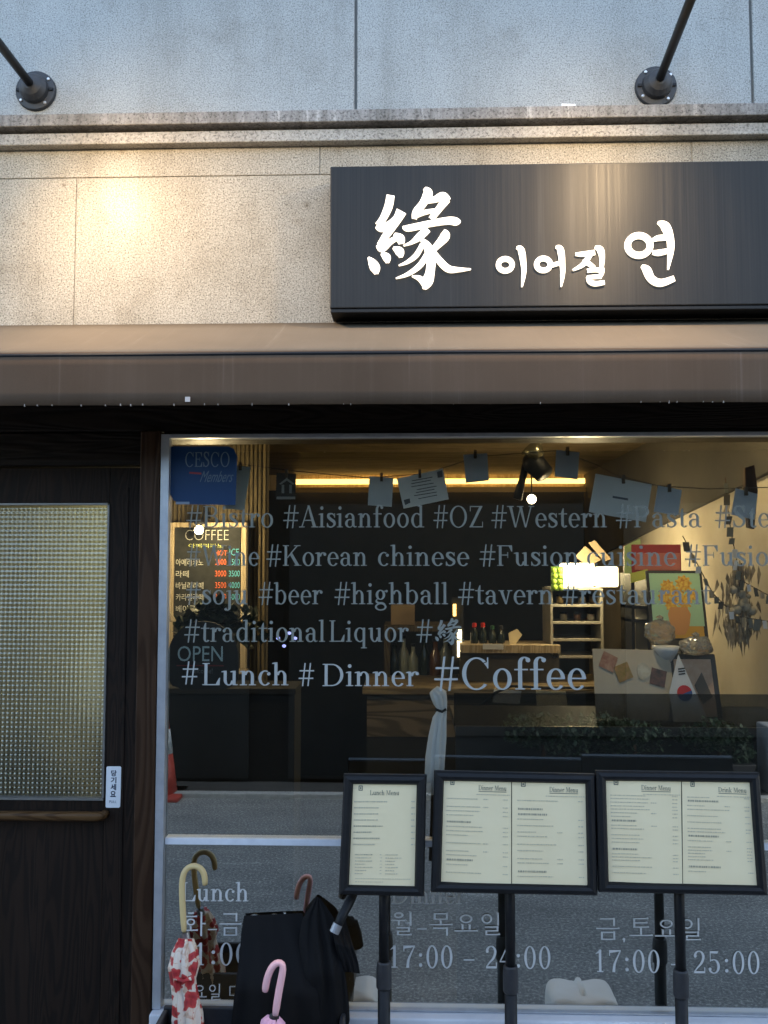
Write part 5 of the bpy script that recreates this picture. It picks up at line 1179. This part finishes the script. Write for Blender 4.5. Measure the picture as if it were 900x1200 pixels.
# hanging decorations on the right wall
YR = .42
for i, (sp_, lab) in enumerate((([(800, 628), (835, 695), (862, 722), (900, 728)], 'string of pegged photographs drooping along the right wall'), ([(850, 560), (856, 620), (868, 680), (905, 700)], 'string with pale tags hanging at the right edge of the window'))):
    t = thing('peg_string', lab, 'garland', at(*sp_[0], YR), 'strings of pegged cards on the right wall')
    MB().tube(P3(sp_, YR), .0016, 6).build('string', M['postwood'], t)
    rnd = random.Random(20 + i)
    for k in range(14):
        f = (k + .5) / 14 * (len(sp_) - 1); j = int(f); u = f - j; x = sp_[j][0] * (1 - u) + sp_[j + 1][0] * u; y = sp_[j][1] * (1 - u) + sp_[j + 1][1] * u; w_ = rnd.uniform(2, 4); h_ = rnd.uniform(7, 13); a = rnd.uniform(-3, 3)
        slab([(x - w_, y), (x + w_, y), (x + w_ + a, y + h_), (x - w_ + a, y + h_)], YR - .004 - .0017 * k, .0015).build('pegged_card', rnd.choice((M['white_paper'], M['dark_int2'], M['pale_wood'], M['print'])), t)
db = thing('dried_bouquet', 'hanging dried bouquet with drooping dark leaves on the right wall', 'bouquet', at(868, 700, .45))
mb = MB(); rnd = random.Random(33)
for k in range(110):
    x = 866 + rnd.gauss(0, 12); y = 655 + rnd.uniform(0, 85); l = rnd.uniform(14, 34); w_ = rnd.uniform(.7, 2.2); Y = .45 + rnd.uniform(-.04, .04); dx = rnd.uniform(-5, 5)
    p = P3([(x, y), (x + w_, y + l * .4), (x + dx, y + l), (x - w_, y + l * .4)], Y); p[1].y -= .008; mb.add(p, [(0, 1, 2, 3)])
mb.build('leaves', speck('dried leaf', (.10, .08, .05), (.42, .34, .23), 30, .8), db, fix=False)
mb = MB()
for k in range(12): mb.ball(at(868 + rnd.gauss(0, 9), 712 + rnd.gauss(0, 10), .42), rnd.uniform(.008, .018), 7)
mb.build('blossom', speck('dried blossom', (.3, .26, .18), (.45, .4, .3), 40, .9), db, smooth=True)
MB().tube(P3([(868, 660), (867, 690), (868, 710)], .45), .005, 6).build('stem', M['postwood'], db)
o = slab([(873, 548), (884, 545), (888, 575), (884, 620), (877, 618), (874, 580)], .36, .02).build('driftwood', M['postwood']); tag(o, 'brown driftwood piece hanging at the upper right edge of the window', 'driftwood')
# unseen downlight added to light the right wall, the picture and the poster
wl = thing('added_downlight', 'added warm downlight, out of view in the ceiling above the flower picture', 'lamp', (.93, .36, ZC - .02))
MB().lathe([(.05, ZC - .012), (.055, ZC - .001)], 0.93, .36, 20).build('trim', M['black_metal'], wl)
MB().lathe([(.001, ZC - .016), (.035, ZC - .014)], 0.93, .36, 20).build('bulb', pm('small warm bulb', (1, .9, .7), .3, emit=(1, .8, .45), es=2), wl)
plight(wl, (.93, .36, ZC - .07), 2.3, (1, .80, .46))
# lamp added for the glow in the moulded glass, hidden by the door post
MB().box(IXL, -1.13, 1.1, 1.15, .12, ZC - .002).build('entrance_wall', speck('grey green plaster', (.3, .33, .27), (.36, .39, .32), 5, .9), shop)
en = thing('added_entrance_lamp', 'added warm lamp, hidden behind the moulded glass of the door', 'lamp', (-.94, .62, 1.5))
MB().lathe([(.02, 1.56), (.09, 1.44), (.085, 1.44)], -.94, .62, 20).build('lamp_shade', M['pale_wood'], en); MB().tube([(-.94, .62, 1.56), (-.94, .62, ZC)], .004, 6).build('cord', M['black_metal'], en)
MB().ball((-.94, .62, 1.45), .03, 8).build('bulb', pm('entrance bulb', (1, .9, .7), .3, emit=(1, .85, .55), es=.3), en, smooth=True)
plight(en, (-1.03, .9, 1.25), .06, (1, .92, .74), .22)
q = at(666, 125, -.035); q.z = z_led1
tag(MB().hexa([(q.x - .022, -.046, q.z + .001), (q.x + .02, -.044, q.z + .001), (q.x + .02, -.044, q.z + .008), (q.x - .022, -.046, q.z + .009), (q.x - .02, -.02, q.z + .001), (q.x + .022, -.018, q.z + .001), (q.x + .022, -.018, q.z + .007), (q.x - .02, -.02, q.z + .008)]).build('paper_scrap', M['white_paper'], bevel=.001), 'tiny white scrap lying on the stone ledge above the sign', 'litter')
def lean(t, k):
    for o in t.children:
        for v in o.data.vertices: v.co.y += k * v.co.z

for t, k in ((po, .32), (fl, .32), (fp, .30), (pc, .25)): lean(t, k)
